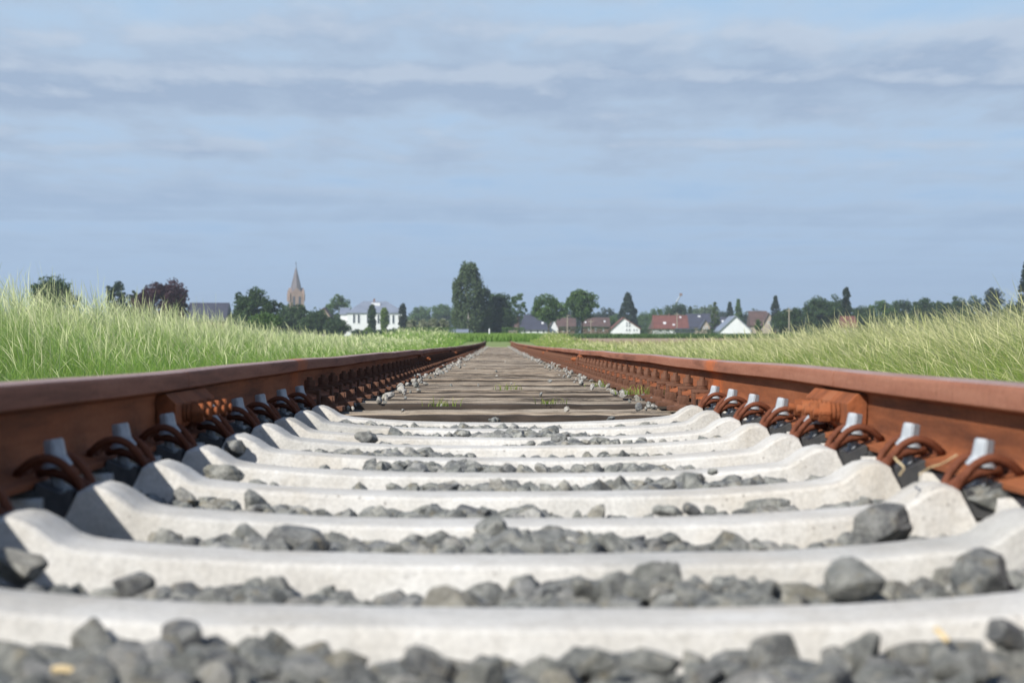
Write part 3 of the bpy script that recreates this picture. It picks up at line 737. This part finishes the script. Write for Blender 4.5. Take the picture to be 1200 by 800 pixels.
def tree(px, top, wpx, Y, kind, leaf, label, cat='tree', name='tree', group='trees beyond the fields', basef=.22, dens=None, leafs=None, dx=0):
    x, z = at(px, top, Y); gr = g(Y); H = z-gr+.2; Wd = wpx/F*Y; base = H*(basef if basef != .22 else .1)
    sd = int(px*7+top); t = empty(name, (x, Y, gr-.05), rng.uniform(0, .5))
    bm = bmesh.new(); rt = max(.12, H*.02)*(1.5 if kind == 'round' else 1)
    if base < .12*H: base = .02*H
    tr = H*(.82 if kind in ('conifer', 'cedar', 'column', 'birch') else .62)
    tube(bm, catmull([(0, 0, -.3), (rng.normal(0, .05)*rt*4, 0, tr*.35), (rng.normal(0, 1)*rt, rng.normal(0, 1)*rt, tr*.7), (0, 0, tr)], 3), [rt*(1-.8*i/9) for i in range(10)], 8)
    for i in range(9 if kind in ('round', 'open') else 6):
        a = i*2.4+sd; z0 = base*.9+(tr-base)*(i/9)*.8; l = Wd*.38*(1 if kind in ('round', 'open') else .5)
        tube(bm, [(0, 0, z0), (math.cos(a)*l*.5, math.sin(a)*l*.5, z0+l*.45), (math.cos(a)*l, math.sin(a)*l, z0+l*.75)], [rt*.45, rt*.3, rt*.12], 6)
    from_bm('trunk', bm, M['bark_birch'] if kind == 'birch' else M['bark'], t, 60)
    if dens is None: dens = {'round': 150, 'open': 95, 'birch': 210, 'conifer': 220, 'cedar': 110, 'column': 150}[kind]
    P = crown_points(kind, H, Wd, base, dens, sd)
    ls = leafs or max(.16, min(.42, Wd*.028))
    V, Fq = leaf_quads(P, ls, 0)
    me = big_mesh('crown', V, Fq, np.full(len(Fq), 4), M['leaf_'+leaf]); o = bpy.data.objects.new('crown', me); link(o, t)
    return tag(t, label, cat, group)
T = tree
T(63, 322, 64, 330, 'round', 'dark', 'round dark green tree poking above the grass at the far left')
T(137, 326, 34, 360, 'open', 'blueg', 'layered blue green cedar left of the purple tree', name='conifer_tree', basef=.15)
T(157, 340, 20, 372, 'open', 'dark', 'small dark tree wedged between the cedar and purple tree')
T(190, 329, 74, 350, 'round', 'purple', 'wide dark purple copper beech')
T(299, 336, 60, 420, 'open', 'dark', 'broad dark green tree between the slate barn and the church', dens=150)
T(283, 362, 30, 430, 'round', 'dark', 'low dark tree at the right end of the slate barn', basef=.05)
T(310, 367, 42, 300, 'round', 'mid', 'low lighter green bush below the broad dark tree', cat='bush', name='bush', basef=.0)
T(343, 358, 50, 480, 'round', 'dark', 'dense dark tree directly in front of the church tower', basef=.02)
T(372, 364, 42, 470, 'round', 'dark', 'dark tree right of the church, before the brown roofed house', basef=.02)
T(394, 374, 34, 460, 'round', 'dark', 'lowest dark tree, at the left corner of the white villa', basef=.02)
T(397, 342, 34, 720, 'open', 'mid', 'upright green tree rising behind the left corner of the villa', dens=130)
T(436, 357, 8.5, 590, 'column', 'dark', 'slim dark ivy clad tree in front of the villa', basef=.0)
T(450.5, 361, 9, 585, 'column', 'bright', 'slim bright green column tree in front of the villa', basef=.0)
T(431, 384, 14, 560, 'round', 'bright', 'yellow green shrub at the foot of the two slim trees', cat='bush', name='bush', basef=.0, dens=60)
for i, (p, w) in enumerate(((420, 18), (441, 18), (460, 22), (476, 16))):
    T(p, 387+i % 2, w, 570+i*3, 'round', 'dark', f'dark shrub, {ordinal(i)} from the left before the villa', cat='bush', name='bush', group='shrubs before the villa', basef=.0, dens=60)
T(472, 356, 9, 620, 'column', 'conifer', 'small dark column conifer just right of the villa', name='conifer_tree', basef=.02)
T(493, 357, 30, 950, 'round', 'mid', 'hazy green round tree, first one right of the villa', basef=.05)
T(516, 355, 34, 960, 'round', 'mid', 'hazy green round tree, left neighbour of the great birch', basef=.05)
T(540, 354, 32, 970, 'round', 'mid', 'hazy green tree partly behind the great birch', basef=.05)
for i, p in enumerate((483, 495, 507, 519)):
    T(p, 373+i % 2, 17, 430+i, 'round', 'bloom', f'white flowering bush, {ordinal(i)} from left above the clipped hedge', cat='bush', name='bush', group='flowering bushes above the hedge', basef=.0, dens=60, leafs=.16)
T(549, 311, 42, 520, 'birch', 'birch', 'tallest tree, a drooping birch left of the track end', basef=.12, dens=330)
T(566, 338, 28, 522, 'birch', 'birch', 'lower leaning birch growing into the tallest one', basef=.1)
T(584, 342, 40, 530, 'round', 'dark', 'dark green tree right beside the tallest birch', basef=.08, dens=190)
T(591, 360, 28, 525, 'round', 'dark', 'low dark bushy tree under the dark one by the birch', basef=.0)
T(607, 340, 24, 540, 'open', 'mid', 'thin open tree with sky showing, left of the slate roofed house', basef=.3, dens=60)
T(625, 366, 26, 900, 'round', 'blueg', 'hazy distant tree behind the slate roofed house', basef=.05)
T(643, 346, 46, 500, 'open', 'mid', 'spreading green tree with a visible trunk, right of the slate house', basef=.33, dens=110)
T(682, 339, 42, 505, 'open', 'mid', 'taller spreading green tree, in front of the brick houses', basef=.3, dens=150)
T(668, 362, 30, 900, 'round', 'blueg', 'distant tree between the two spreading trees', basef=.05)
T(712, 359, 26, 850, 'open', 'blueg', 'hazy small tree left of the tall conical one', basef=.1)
T(736, 344, 38, 700, 'conifer', 'blueg', 'broad conical dark tree above the small white house', name='tree', basef=.03, dens=260)
T(716, 372, 20, 640, 'round', 'mid', 'small green tree at the left end of the white house', basef=.0)
T(771, 361, 26, 820, 'round', 'mid', 'green tree behind the left end of the red roof')
T(793, 353, 34, 800, 'round', 'dark', 'round dark tree standing above the red roof', dens=170)
T(809, 359, 14, 790, 'conifer', 'dark', 'small pointed tree at the right end of the red roof', name='conifer_tree', basef=.02)
T(826, 358, 44, 1050, 'round', 'olive', 'wide pale hazy tree behind the dark slate house', basef=.05)
T(849, 364, 26, 1000, 'round', 'blueg', 'hazy tree behind the first pointed fir')
T(838, 355, 18, 560, 'conifer', 'olive', 'thin scraggy conifer before the dark slate house', name='conifer_tree', basef=.02, dens=60)
T(855.5, 354, 17, 720, 'conifer', 'blueg', 'small blue green fir behind the white gabled house', name='conifer_tree', basef=.03)
T(865.5, 351, 17, 715, 'conifer', 'mid', 'brighter green pointed conifer right beside the small fir', name='conifer_tree', basef=.02)
T(890, 362, 26, 980, 'round', 'blueg', 'hazy tree behind the brown roofed house')
T(909, 347, 25, 700, 'conifer', 'conifer', 'dark fir behind the cream gable', name='conifer_tree', basef=.05)
T(889, 374, 9, 500, 'round', 'mid', 'small green bush before the cream gable', cat='bush', name='bush', basef=0, dens=40)
T(926, 361, 40, 520, 'round', 'dark', 'round dark tree beside the tall wooden pole')
T(960, 347, 40, 560, 'round', 'dark', 'big dark tree left of the slim poplar', dens=180, basef=.05)
T(980, 345, 40, 565, 'round', 'dark', 'big dark tree directly below the slim poplar', dens=180, basef=.05)
T(992, 336, 9.5, 540, 'column', 'conifer', 'slim dark poplar standing out above the tree line', basef=.1)
for i, (p, t_, w, lf, kd) in enumerate(((1010, 357, 34, 'dark', 'round'), (1032, 352, 38, 'mid', 'round'), (1058, 350, 36, 'dark', 'round'), (1083, 349, 40, 'dark', 'round'), (1104, 350, 36, 'dark', 'round'), (1124, 346, 32, 'dark', 'round'), (1142, 345, 28, 'dark', 'round'))):
    T(p, t_, w, 600+(i % 3)*14, kd, lf, f'dark tree in the right tree line, {ordinal(i)} one right of the poplar', group='trees of the right tree line', basef=.03)
T(1165, 334, 30, 640, 'round', 'conifer', 'peaked dark tree near the right end of the tree line', basef=.05, dens=170)
T(1186, 352, 34, 610, 'round', 'dark', 'low dark tree below the tall edge conifer', basef=.03)
T(1203, 306, 34, 480, 'conifer', 'conifer', 'tall black green conifer cut by the right edge', name='conifer_tree', basef=.03, dens=260)
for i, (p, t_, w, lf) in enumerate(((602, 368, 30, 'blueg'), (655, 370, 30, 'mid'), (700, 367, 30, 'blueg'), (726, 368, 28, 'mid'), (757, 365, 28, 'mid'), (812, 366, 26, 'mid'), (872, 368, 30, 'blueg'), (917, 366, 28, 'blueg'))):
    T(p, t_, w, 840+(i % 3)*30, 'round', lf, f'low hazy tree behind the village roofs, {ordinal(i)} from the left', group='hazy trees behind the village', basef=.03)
# far woods behind everything
far = []
r2 = np.random.default_rng(5); PP = []
for i in range(420):
    Y = r2.uniform(1500, 1750); X = r2.uniform(-400, 460); w = r2.uniform(9, 15); h = r2.uniform(10, 17)
    n = 60; q = r2.normal(size=(n, 3)); q /= np.linalg.norm(q, axis=1)[:, None]; q *= np.array([w, w*.8, h*.55])*r2.uniform(.6, 1, (n, 1))
    PP.append(q+np.array([X, Y, g(Y)+h*.5]))
V, Fq = leaf_quads(np.concatenate(PP), 1.5, 0)
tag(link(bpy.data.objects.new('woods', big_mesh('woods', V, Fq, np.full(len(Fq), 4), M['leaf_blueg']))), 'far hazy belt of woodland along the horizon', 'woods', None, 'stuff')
def hedge(px0, px1, top, Y, leaf, label, depth=2.5, dens=60, ls=.12):
    x0, zt_ = at(px0, top, Y); x1, _ = at(px1, top, Y); gr = g(Y)
    n = int((x1-x0)*dens*(zt_-gr)*2.2); P = np.stack([rng.uniform(0, x1-x0, n), rng.uniform(0, depth, n), rng.uniform(0, 1, n)*(zt_-gr)*(1+.04*np.sin(np.linspace(0, 9, n)))], 1)
    fr = rng.random(n); P[fr < .4, 1] = rng.uniform(0, .25, (fr < .4).sum()); P[fr > .75, 2] = (zt_-gr)*rng.uniform(.93, 1.02, (fr > .75).sum())
    V, Fq = leaf_quads(P, ls, 0); o = link(bpy.data.objects.new('hedge', big_mesh('hedge', V, Fq, np.full(len(Fq), 4), M['leaf_'+leaf]))); o.location = (x0, Y, gr)
    return tag(o, label, 'hedge')
hedge(476, 534, 384, 400, 'mid', 'clipped bright green hedge left of the great birch', dens=70)
hedge(655, 716, 383, 520, 'dark', 'dark garden hedge before the brick houses')
hedge(588, 615, 384, 430, 'mid', 'green hedge at the end of the track, left of the slate house')
hedge(905, 1215, 371, 570, 'dark', 'long dark field hedge under the right tree line', dens=26, ls=.25)
hedge(752, 850, 386, 530, 'dark', 'low dark hedge in front of the red roofed house')
# ------------------------------------------------------------------ houses
def window(par, x, y, z, w, h, frame='white'):
    bm = bmesh.new(); t = .10
    box(bm, (x, y, z+h/2), (w, .12, t)); box(bm, (x, y, z-h/2), (w, .12, t))
    box(bm, (x-w/2+t/2, y, z), (t, .118, h-t)); box(bm, (x+w/2-t/2, y, z), (t, .118, h-t))
    f = from_bm('window', bm, M[frame], par); bm = bmesh.new(); box(bm, (x, y, z), (w-t*2, .06, h-t)); from_bm('pane', bm, M['glass'], f)
def house(px0, px1, eave, ridge, Y, label, wall='white', roof='slate', mode='side', depth=9, name='house', wins=(), sky=(), chim=(), rot=0., ridgepx=None, cat='house', hip=0.):
    """mode side: ridge runs across the view; gable: gable faces the view"""
    xc, ze = at((px0+px1)/2, eave, Y); _, zr = at(0, ridge, Y); w = (px1-px0)/F*Y; gr = g(Y)-.2
    t = empty(name, (xc, Y, gr), rot); he, hr = ze-gr, zr-gr; S = Y/F
    bm = bmesh.new(); y0, y1 = 0, depth
    if mode == 'gable':
        rx = 0 if ridgepx is None else (ridgepx-(px0+px1)/2)*S
        P = [(-w/2, 0), (w/2, 0), (w/2, he), (rx, hr-.12), (-w/2, he)]
        a = [bm.verts.new((x, y0, z)) for x, z in P]; b = [bm.verts.new((x, y1, z)) for x, z in P]
    else:
        P = [(y0, 0), (y1, 0), (y1, he), (depth/2, hr-.12), (y0, he)]; iw = w/2
        a = [bm.verts.new((-iw, y, z if not (hip and i == 3) else he)) for i, (y, z) in enumerate(P)]; b = [bm.verts.new((iw, y, z if not (hip and i == 3) else he)) for i, (y, z) in enumerate(P)]
    for i in range(5): bm.faces.new((a[i], a[(i+1) % 5], b[(i+1) % 5], b[i]))
    bm.faces.new(a); bm.faces.new(b); from_bm('wall', bm, M[wall], t)
    bm = bmesh.new(); o = .35; th = .22
    if mode == 'gable':
        sl = [((-w/2-o, he-o*(hr-he)/(rx+w/2)), (rx, hr)), ((rx, hr), (w/2+o, he-o*(hr-he)/(w/2-rx)))]
        for (xa, za), (xb, zb) in sl:
            v = [bm.verts.new(q) for q in ((xa, y0-o, za), (xb, y0-o, zb), (xb, y1+o, zb), (xa, y1+o, za), (xa, y0-o, za-th), (xb, y0-o, zb-th), (xb, y1+o, zb-th), (xa, y1+o, za-th))]
            for f in ((0, 1, 2, 3), (7, 6, 5, 4), (0, 4, 5, 1), (1, 5, 6, 2), (2, 6, 7, 3), (3, 7, 4, 0)): bm.faces.new([v[i] for i in f])
    else:
        W2 = w/2+o; hp = hip*w/2
        lo = he-o*(hr-he)/(depth/2)
        A = [(-W2, y0-o, lo), (W2, y0-o, lo), (W2, y1+o, lo), (-W2, y1+o, lo)]; B = [(-W2+hp, depth/2, hr), (W2-hp, depth/2, hr)]
        v = [bm.verts.new(q) for q in A+B]; u = [bm.verts.new((q[0], q[1], q[2]-th)) for q in A]
        for f in ((0, 1, 5, 4), (2, 3, 4, 5), (1, 2, 5), (3, 0, 4)): bm.faces.new([v[i] for i in f])
        for i in range(4): bm.faces.new((v[i], u[i], u[(i+1) % 4], v[(i+1) % 4]))
        bm.faces.new(u[::-1])
    ro = from_bm('roof', bm, M[roof], t)
    for (px, py, ww, wh_) in wins:
        x, z = (px-(px0+px1)/2)*S, CZ+(402-py)*S-gr; window(t, x, -.03, z, ww*S, wh_*S)
    for (px, py, ww, wh_) in sky:               # roof windows / dormers lying on the slope
        z = CZ+(402-py)*S-gr; x = (px-(px0+px1)/2)*S; f = (z-he)/(hr-he); yy = depth/2*f
        bm = bmesh.new(); q = Matrix.Rotation(math.atan2(hr-he, depth/2), 3, 'X'); box(bm, (x, yy, z+.12), (ww*S, wh_*S, .14), 0, q); from_bm('skylight', bm, M['white'], ro)
    for (px, py, ww) in chim:
        z = CZ+(402-py)*S-gr; x = (px-(px0+px1)/2)*S; bm = bmesh.new(); hh = z-he
        box(bm, (x, depth/2, he+hh/2), (ww*S, .8, hh)); box(bm, (x, depth/2, z+.05), (ww*S+.15, .95, .12)); from_bm('chimney', bm, M['brick'], ro)
    return tag(t, label, cat, None)
house(220, 263, 374, 354, 450, 'long dark slate roofed barn behind the left grass', 'brick', 'slate', depth=12, cat='barn', name='barn')
house(356, 392, 378, 360, 600, 'brown roofed house between the church and white villa', 'cream', 'brownroof', 'gable', ridgepx=380, depth=10)
# villa
v = house(407, 473, 365.5, 352.5, 640, 'large white villa with pale hipped roof and tall windows', 'white', 'zincroof', depth=13, name='villa', cat='house', hip=.62, rot=R(4),
      wins=[(415, 373.5, 3.2, 10.5), (420.5, 373.5, 3.2, 10.5), (431, 373.5, 3, 10.5), (443.5, 374, 3, 10.5), (455.5, 374, 3.2, 10.5), (461, 374, 3.2, 10.5), (461, 386, 3.2, 5)], chim=[(439, 350, 2)])
bm = bmesh.new(); box(bm, (.2, 5.0, 11.3-1.15-g(640)+.2), (2.4, 2.4, 1.9), .05); from_bm('dormer', bm, M['white'], v)
x, z = at(402, 366, 642); bm = bmesh.new()
vb = house(399, 407.5, 367, 360, 644, 'lower white side wing at the left of the villa', 'white', 'zincroof', depth=10, name='house_wing', cat='house')
house(531, 547, 388, 385.5, 470, 'low white shed left of the birch trunk', 'white', 'zincroof', depth=4, name='shed', cat='shed')
house(561, 576, 386, 378, 540, 'small pinkish brick house seen between birch and dark tree', 'brick', 'brownroof', 'gable', depth=8, wins=[(566, 388, 2, 3), (571, 388, 2, 3)])
house(588, 607, 384, 377, 620, 'brownish house left of the slate roofed one', 'cream', 'brownroof', depth=9, wins=[(593, 387, 2, 3), (600, 387, 2, 3)])
house(610, 641, 385, 368.5, 560, 'house with a large dark blue slate hipped roof', 'white', 'slate', depth=12, hip=.42, wins=[(615, 388.5, 3, 3), (622, 388.5, 3, 3), (630, 388.5, 3, 3), (637, 388.5, 3, 3)], sky=[(636, 379, 2.6, 3.5)])
house(643, 654, 384, 373, 570, 'narrow white gable right of the slate roofed house', 'white', 'brownroof', 'gable', depth=10)
house(654, 674, 384, 372, 640, 'reddish brown roofed house behind the first spreading tree', 'brick', 'brownroof', depth=10, wins=[(660, 387, 2, 3), (667, 387, 2, 3)])
house(684, 714, 382, 371.5, 630, 'brick house with dark roof behind the second spreading tree', 'brick', 'brownroof', depth=10, wins=[(690, 386, 2, 3), (698, 386, 2, 3), (707, 386, 2, 3)], sky=[(709, 377, 2.2, 2.6), (686.5, 378, 2.2, 2.6)])
house(717, 750, 384, 371.5, 600, 'small white house with steep lopsided gable', 'white', 'redroof', 'gable', ridgepx=731, depth=11, wins=[(734.5, 378.6, 2.4, 2.4), (737.8, 378.6, 2.4, 2.4), (734.5, 381.6, 2.4, 2.4), (737.8, 381.6, 2.4, 2.4), (734.5, 386.6, 2.4, 2.6), (737.8, 386.6, 2.4, 2.6), (743, 386.6, 2, 2.4), (746.4, 386.6, 2, 2.4)])
house(768, 806, 383.5, 369, 580, 'house with a wide bright red tiled roof', 'white', 'redroof', depth=11, wins=[(774, 387, 5, 2.4), (783, 387, 4, 2.4)], sky=[(779.5, 379, 3.2, 4.5), (790, 381, 3, 2.4), (799, 372, 2.2, 2.6)], chim=[(786, 368, 1.6)])
house(794, 813, 388, 384.4, 560, 'flat white garage in front of the red roofed house', 'white', 'slate', depth=6, name='garage', cat='garage')
house(807, 833, 382, 367, 640, 'dark slate roofed house right of the red roof', 'cream', 'slate', depth=11, sky=[(821, 371, 3, 2.4)], wins=[(812, 386, 2, 3), (820, 386, 2, 3)])
house(822, 832, 382, 374, 600, 'pale cross gable before the dark slate roof', 'cream', 'slate', 'gable', depth=6, wins=[(825, 384, 1.8, 3), (828.5, 384, 1.8, 3)])
house(762, 772, 384, 374, 660, 'pale gable at the left end of the red roof', 'cream', 'brownroof', 'gable', depth=8)
house(844, 880, 386, 369.5, 520, 'bright white gabled house with grey blue roof', 'white', 'zincroof', 'gable', ridgepx=862, depth=14)
house(838, 858, 384, 371, 640, 'grey roofed house behind the white gabled one', 'cream', 'slate', depth=8, sky=[(848, 377, 2, 4)])
house(881, 900, 380, 364, 640, 'house with long brown roof', 'cream', 'brownroof', depth=10)
house(895, 908, 378, 366, 635, 'cream gable end of the brown roofed house', 'cream', 'brownroof', 'gable', depth=9, wins=[(901, 378, 2, 3)])
house(908, 920, 382, 371, 620, 'greyish house half hidden below the dark fir', 'brick', 'slate', depth=9, wins=[(912, 385, 2, 3)])
house(990, 1004, 382, 370, 500, 'orange roofed house behind the right grass', 'cream', 'redroof', depth=8)
# church
Yc = 1150; xc, _ = at(347, 0, Yc); gr = g(Yc); S = Yc/F; zt2 = CZ+(402-344)*S-gr; tipz = CZ+(402-312)*S-gr; hw = 8.4*S
ch = empty('church', (xc, Yc, gr), R(12)); tag(ch, 'tall church tower with a pointed slate spire', 'church')
bm = bmesh.new(); box(bm, (0, 0, zt2/2), (hw*2, hw*2, zt2)); from_bm('tower', bm, M['buff'], ch)
bm = bmesh.new(); cyl(bm, (0, 0, (zt2+tipz)/2), hw*.95, .05, tipz-zt2, 8); from_bm('spire', bm, M['spire'], ch)
for i in range(4):
    q = Matrix.Rotation(i*math.pi/2, 4, 'Z'); bm = bmesh.new()
    V = [(-hw*.8, -hw-.05, zt2), (hw*.8, -hw-.05, zt2), (0, -hw-.05, zt2+2.8), (0, -hw*.3, zt2+2.8), (-hw*.8, -hw*.3, zt2), (hw*.8, -hw*.3, zt2)]
    vs = [bm.verts.new(q@Vector(p)) for p in V]
    for f in ((0, 1, 2), (0, 2, 3, 4), (1, 5, 3, 2), (4, 3, 5), (0, 4, 5, 1)): bm.faces.new([vs[k] for k in f])
    from_bm('gable', bm, M['buff'], ch)
    bm = bmesh.new(); p = q@Vector((-hw, -hw, zt2+.9)); cyl(bm, p, .5, .05, 2.6, 6); p = q@Vector((-hw, -hw, zt2-2)); cyl(bm, p, .55, .55, 3.4, 6); from_bm('pinnacle', bm, M['buff'], ch)
    for sx in (-1, 1):
        bm = bmesh.new(); box(bm, (0, 0, 0), (1.0, .12, 6)); bmesh.ops.transform(bm, matrix=q@Matrix.Translation((sx*1.4, -hw-.03, zt2-4.5)), verts=bm.verts); from_bm('belfry_window', bm, M['glass'], ch)
bm = bmesh.new(); tube(bm, [(0, 0, tipz-.4), (0, 0, tipz+2.2)], .12, 6); box(bm, (0, 0, tipz+1.4), (1.1, .14, .14)); from_bm('cross', bm, M['slate'], ch)
# posts and poles
def post(px, top, Y, r, label, mat='post', name='fence_post', cat='post', group=None, arm=False):
    x, z = at(px, top, Y); gr = g(Y); bm = bmesh.new(); H = z-gr
    cyl(bm, (0, 0, H/2), r, r*.85, H, 10, None, r*.15)
    if arm: box(bm, (0, 0, H-.5), (1.3, .1, .12))
    o = from_bm(name, bm, M[mat], None, 40, (x, Y, gr)); tag(o, label, cat, group)
for i, p in enumerate((484, 498, 511, 520)): post(p, 391.5, 190, .06, f'short weathered fence post, {ordinal(i)} from the left in the meadow', group='fence posts in the left meadow')
post(573.5, 385, 158, .06, 'white marker post left of the track end', 'white', 'marker_post')
post(705.5, 399, 100, .07, 'dark stub post at the edge of the brown field', 'bark')
post(925, 361, 470, .14, 'tall wooden utility pole before the dark tree', 'post', 'utility_pole', 'pole', None, True)
post(665, 367, 520, .13, 'wooden utility pole between the two spreading trees', 'post', 'utility_pole', 'pole', None, True)
post(692.5, 374, 515, .10, 'short utility pole right of the second spreading tree', 'post', 'utility_pole', 'pole', None, True)
post(793.5, 366, 575, .12, 'wooden utility pole in front of the red roof', 'post', 'utility_pole', 'pole', None, True)
cr = empty('crane', (at(791, 0, 1300)[0], 1300, g(1300))); tag(cr, 'thin faint crane jib above the round dark tree', 'crane')
bm = bmesh.new(); tube(bm, [(0, 0, 0), (0, 0, 17)], .5, 4); from_bm('mast', bm, M['zinc'], cr)
a0, a1 = at(791, 362, 1300), at(798, 345, 1300)
bm = bmesh.new(); tube(bm, [(0, 0, 17), (a1[0]-a0[0], 0, a1[1]-g(1300))], .35, 4); jb = from_bm('jib', bm, M['zinc'], cr)
bm = bmesh.new(); box(bm, (a1[0]-a0[0], 0, a1[1]-g(1300)), (1.6, 1.2, 1.4), .2); from_bm('jib_head', bm, M['brick'], jb)
# ------------------------------------------------------------------ haze
bm = bmesh.new(); box(bm, (0, 1600, 29), (3200, 3440, 66))
hm = bpy.data.materials.new('haze'); hm.use_nodes = True; nt = hm.node_tree; nt.nodes.clear()
o_ = nt.nodes.new('ShaderNodeOutputMaterial'); vv = nt.nodes.new('ShaderNodeVolumePrincipled'); nt.links.new(vv.outputs[0], o_.inputs['Volume'])
vv.inputs['Color'].default_value = (.80, .90, 1, 1); vv.inputs['Density'].default_value = .00022; vv.inputs['Anisotropy'].default_value = .2
tag(from_bm('haze', bm, hm), 'thin bluish summer haze over the fields', 'haze', None, 'stuff')
# ------------------------------------------------------------------ light & sky
EL, AL = 37., 50.           # sun comes from behind-left: AL measured from -X towards -Y
sx, sy, sz = -math.cos(R(AL))*math.cos(R(EL)), -math.sin(R(AL))*math.cos(R(EL)), math.sin(R(EL))
sl = bpy.data.lights.new('sun', 'SUN'); sl.energy = 5.0; sl.angle = R(.53); sl.color = (1, .955, .88)
so = bpy.data.objects.new('sun', sl); so.rotation_euler = Vector((sx, sy, sz)).to_track_quat('Z', 'Y').to_euler(); link(so)
w = bpy.data.worlds.new('World'); sc.world = w; w.use_nodes = True; nt = w.node_tree; nt.nodes.clear(); k = N(nt)
bg = k.n('ShaderNodeBackground'); ow = k.n('ShaderNodeOutputWorld'); k.l(bg.outputs[0], ow.inputs[0]); bg.inputs[1].default_value = .1
sky = k.n('ShaderNodeTexSky', sky_type='NISHITA'); sky.sun_disc = False; sky.sun_elevation = R(EL); sky.sun_rotation = math.atan2(sx, sy); sky.air_density = 1.; sky.dust_density = .6; sky.ozone_density = 2.5
tc = k.coord('Generated'); sep = k.n('ShaderNodeSeparateXYZ'); k.l(tc, sep.inputs[0])
zz = k.math('ADD', k.math('MAXIMUM', sep.outputs[2], 0.), .035)
cb = k.n('ShaderNodeCombineXYZ'); k.l(k.math('DIVIDE', sep.outputs[0], zz), cb.inputs[0]); k.l(k.math('DIVIDE', sep.outputs[1], zz), cb.inputs[1])
pl = cb.outputs[0]
def cloudfield(o):
    v_ = k.n('ShaderNodeVectorMath', operation='ADD'); k.l(pl, v_.inputs[0]); v_.inputs[1].default_value = (OX+o[0], OY+o[1], 0)
    big = k.noise(v_.outputs[0], .62, 2.5, .5, (.22, 1, 1)); lump = k.noise(v_.outputs[0], 1.0, 9, .6, (2.6, .95, 1))
    return k.math('ADD', k.math('MULTIPLY', big, .64), k.math('MULTIPLY', lump, .36))
SK = (2.85, 4.0, 5.65); low = k.step(sep.outputs[2], .10, .35)
OX, OY = 5.5, 2.3
dens = cloudfield((0, 0)); densb = cloudfield((.03, -.30))
lit = k.step(k.math('SUBTRACT', dens, densb), .012, .075)
cover = k.step(dens, .40, .52)
thick = k.step(dens, .45, .575)
clo = k.mix(thick, (3.9, 4.8, 5.9), (2.75, 3.5, 4.7))
clo = k.mix(k.math('MULTIPLY', k.math('MULTIPLY', lit, .5), k.step(sep.outputs[2], .03, .10)), clo, (4.85, 5.4, 6.15))
low_haze = k.step(sep.outputs[2], .012, .085)
ff = k.math('MULTIPLY', k.math('MULTIPLY', cover, low_haze), k.math('SUBTRACT', 1, k.step(sep.outputs[2], .25, .5)))
hs_ = k.mix(k.step(sep.outputs[2], .02, .09), SK, (3.0, 4.35, 6.1))
skyc = k.mix(low, hs_, sky.outputs[0])
skyc = k.mix(k.math('MULTIPLY', ff, .92), skyc, clo)
k.l(skyc, bg.inputs[0])
# ------------------------------------------------------------------ camera
cam = bpy.data.cameras.new('camera'); co = bpy.data.objects.new('camera', cam); link(co)
cam.sensor_width = 36; cam.lens = F*36/1200; cam.clip_start = .05; cam.clip_end = 6000
co.location = (CX, CY, CZ); co.rotation_euler = (R(90)+math.atan(2/F), 0, -math.atan(17/F))
cam.dof.use_dof = True; cam.dof.focus_distance = 11; cam.dof.aperture_fstop = 9.5
sc.camera = co
sc.render.engine = 'CYCLES'; sc.cycles.use_denoising = True; sc.cycles.max_bounces = 6; sc.cycles.transparent_max_bounces = 8; sc.cycles.volume_bounces = 0
sc.cycles.sample_clamp_indirect = 6
sc.view_settings.view_transform = 'Standard'; sc.view_settings.look = 'None'; sc.view_settings.exposure = .42; sc.view_settings.gamma = 1; sc.view_settings.use_curve_mapping = False
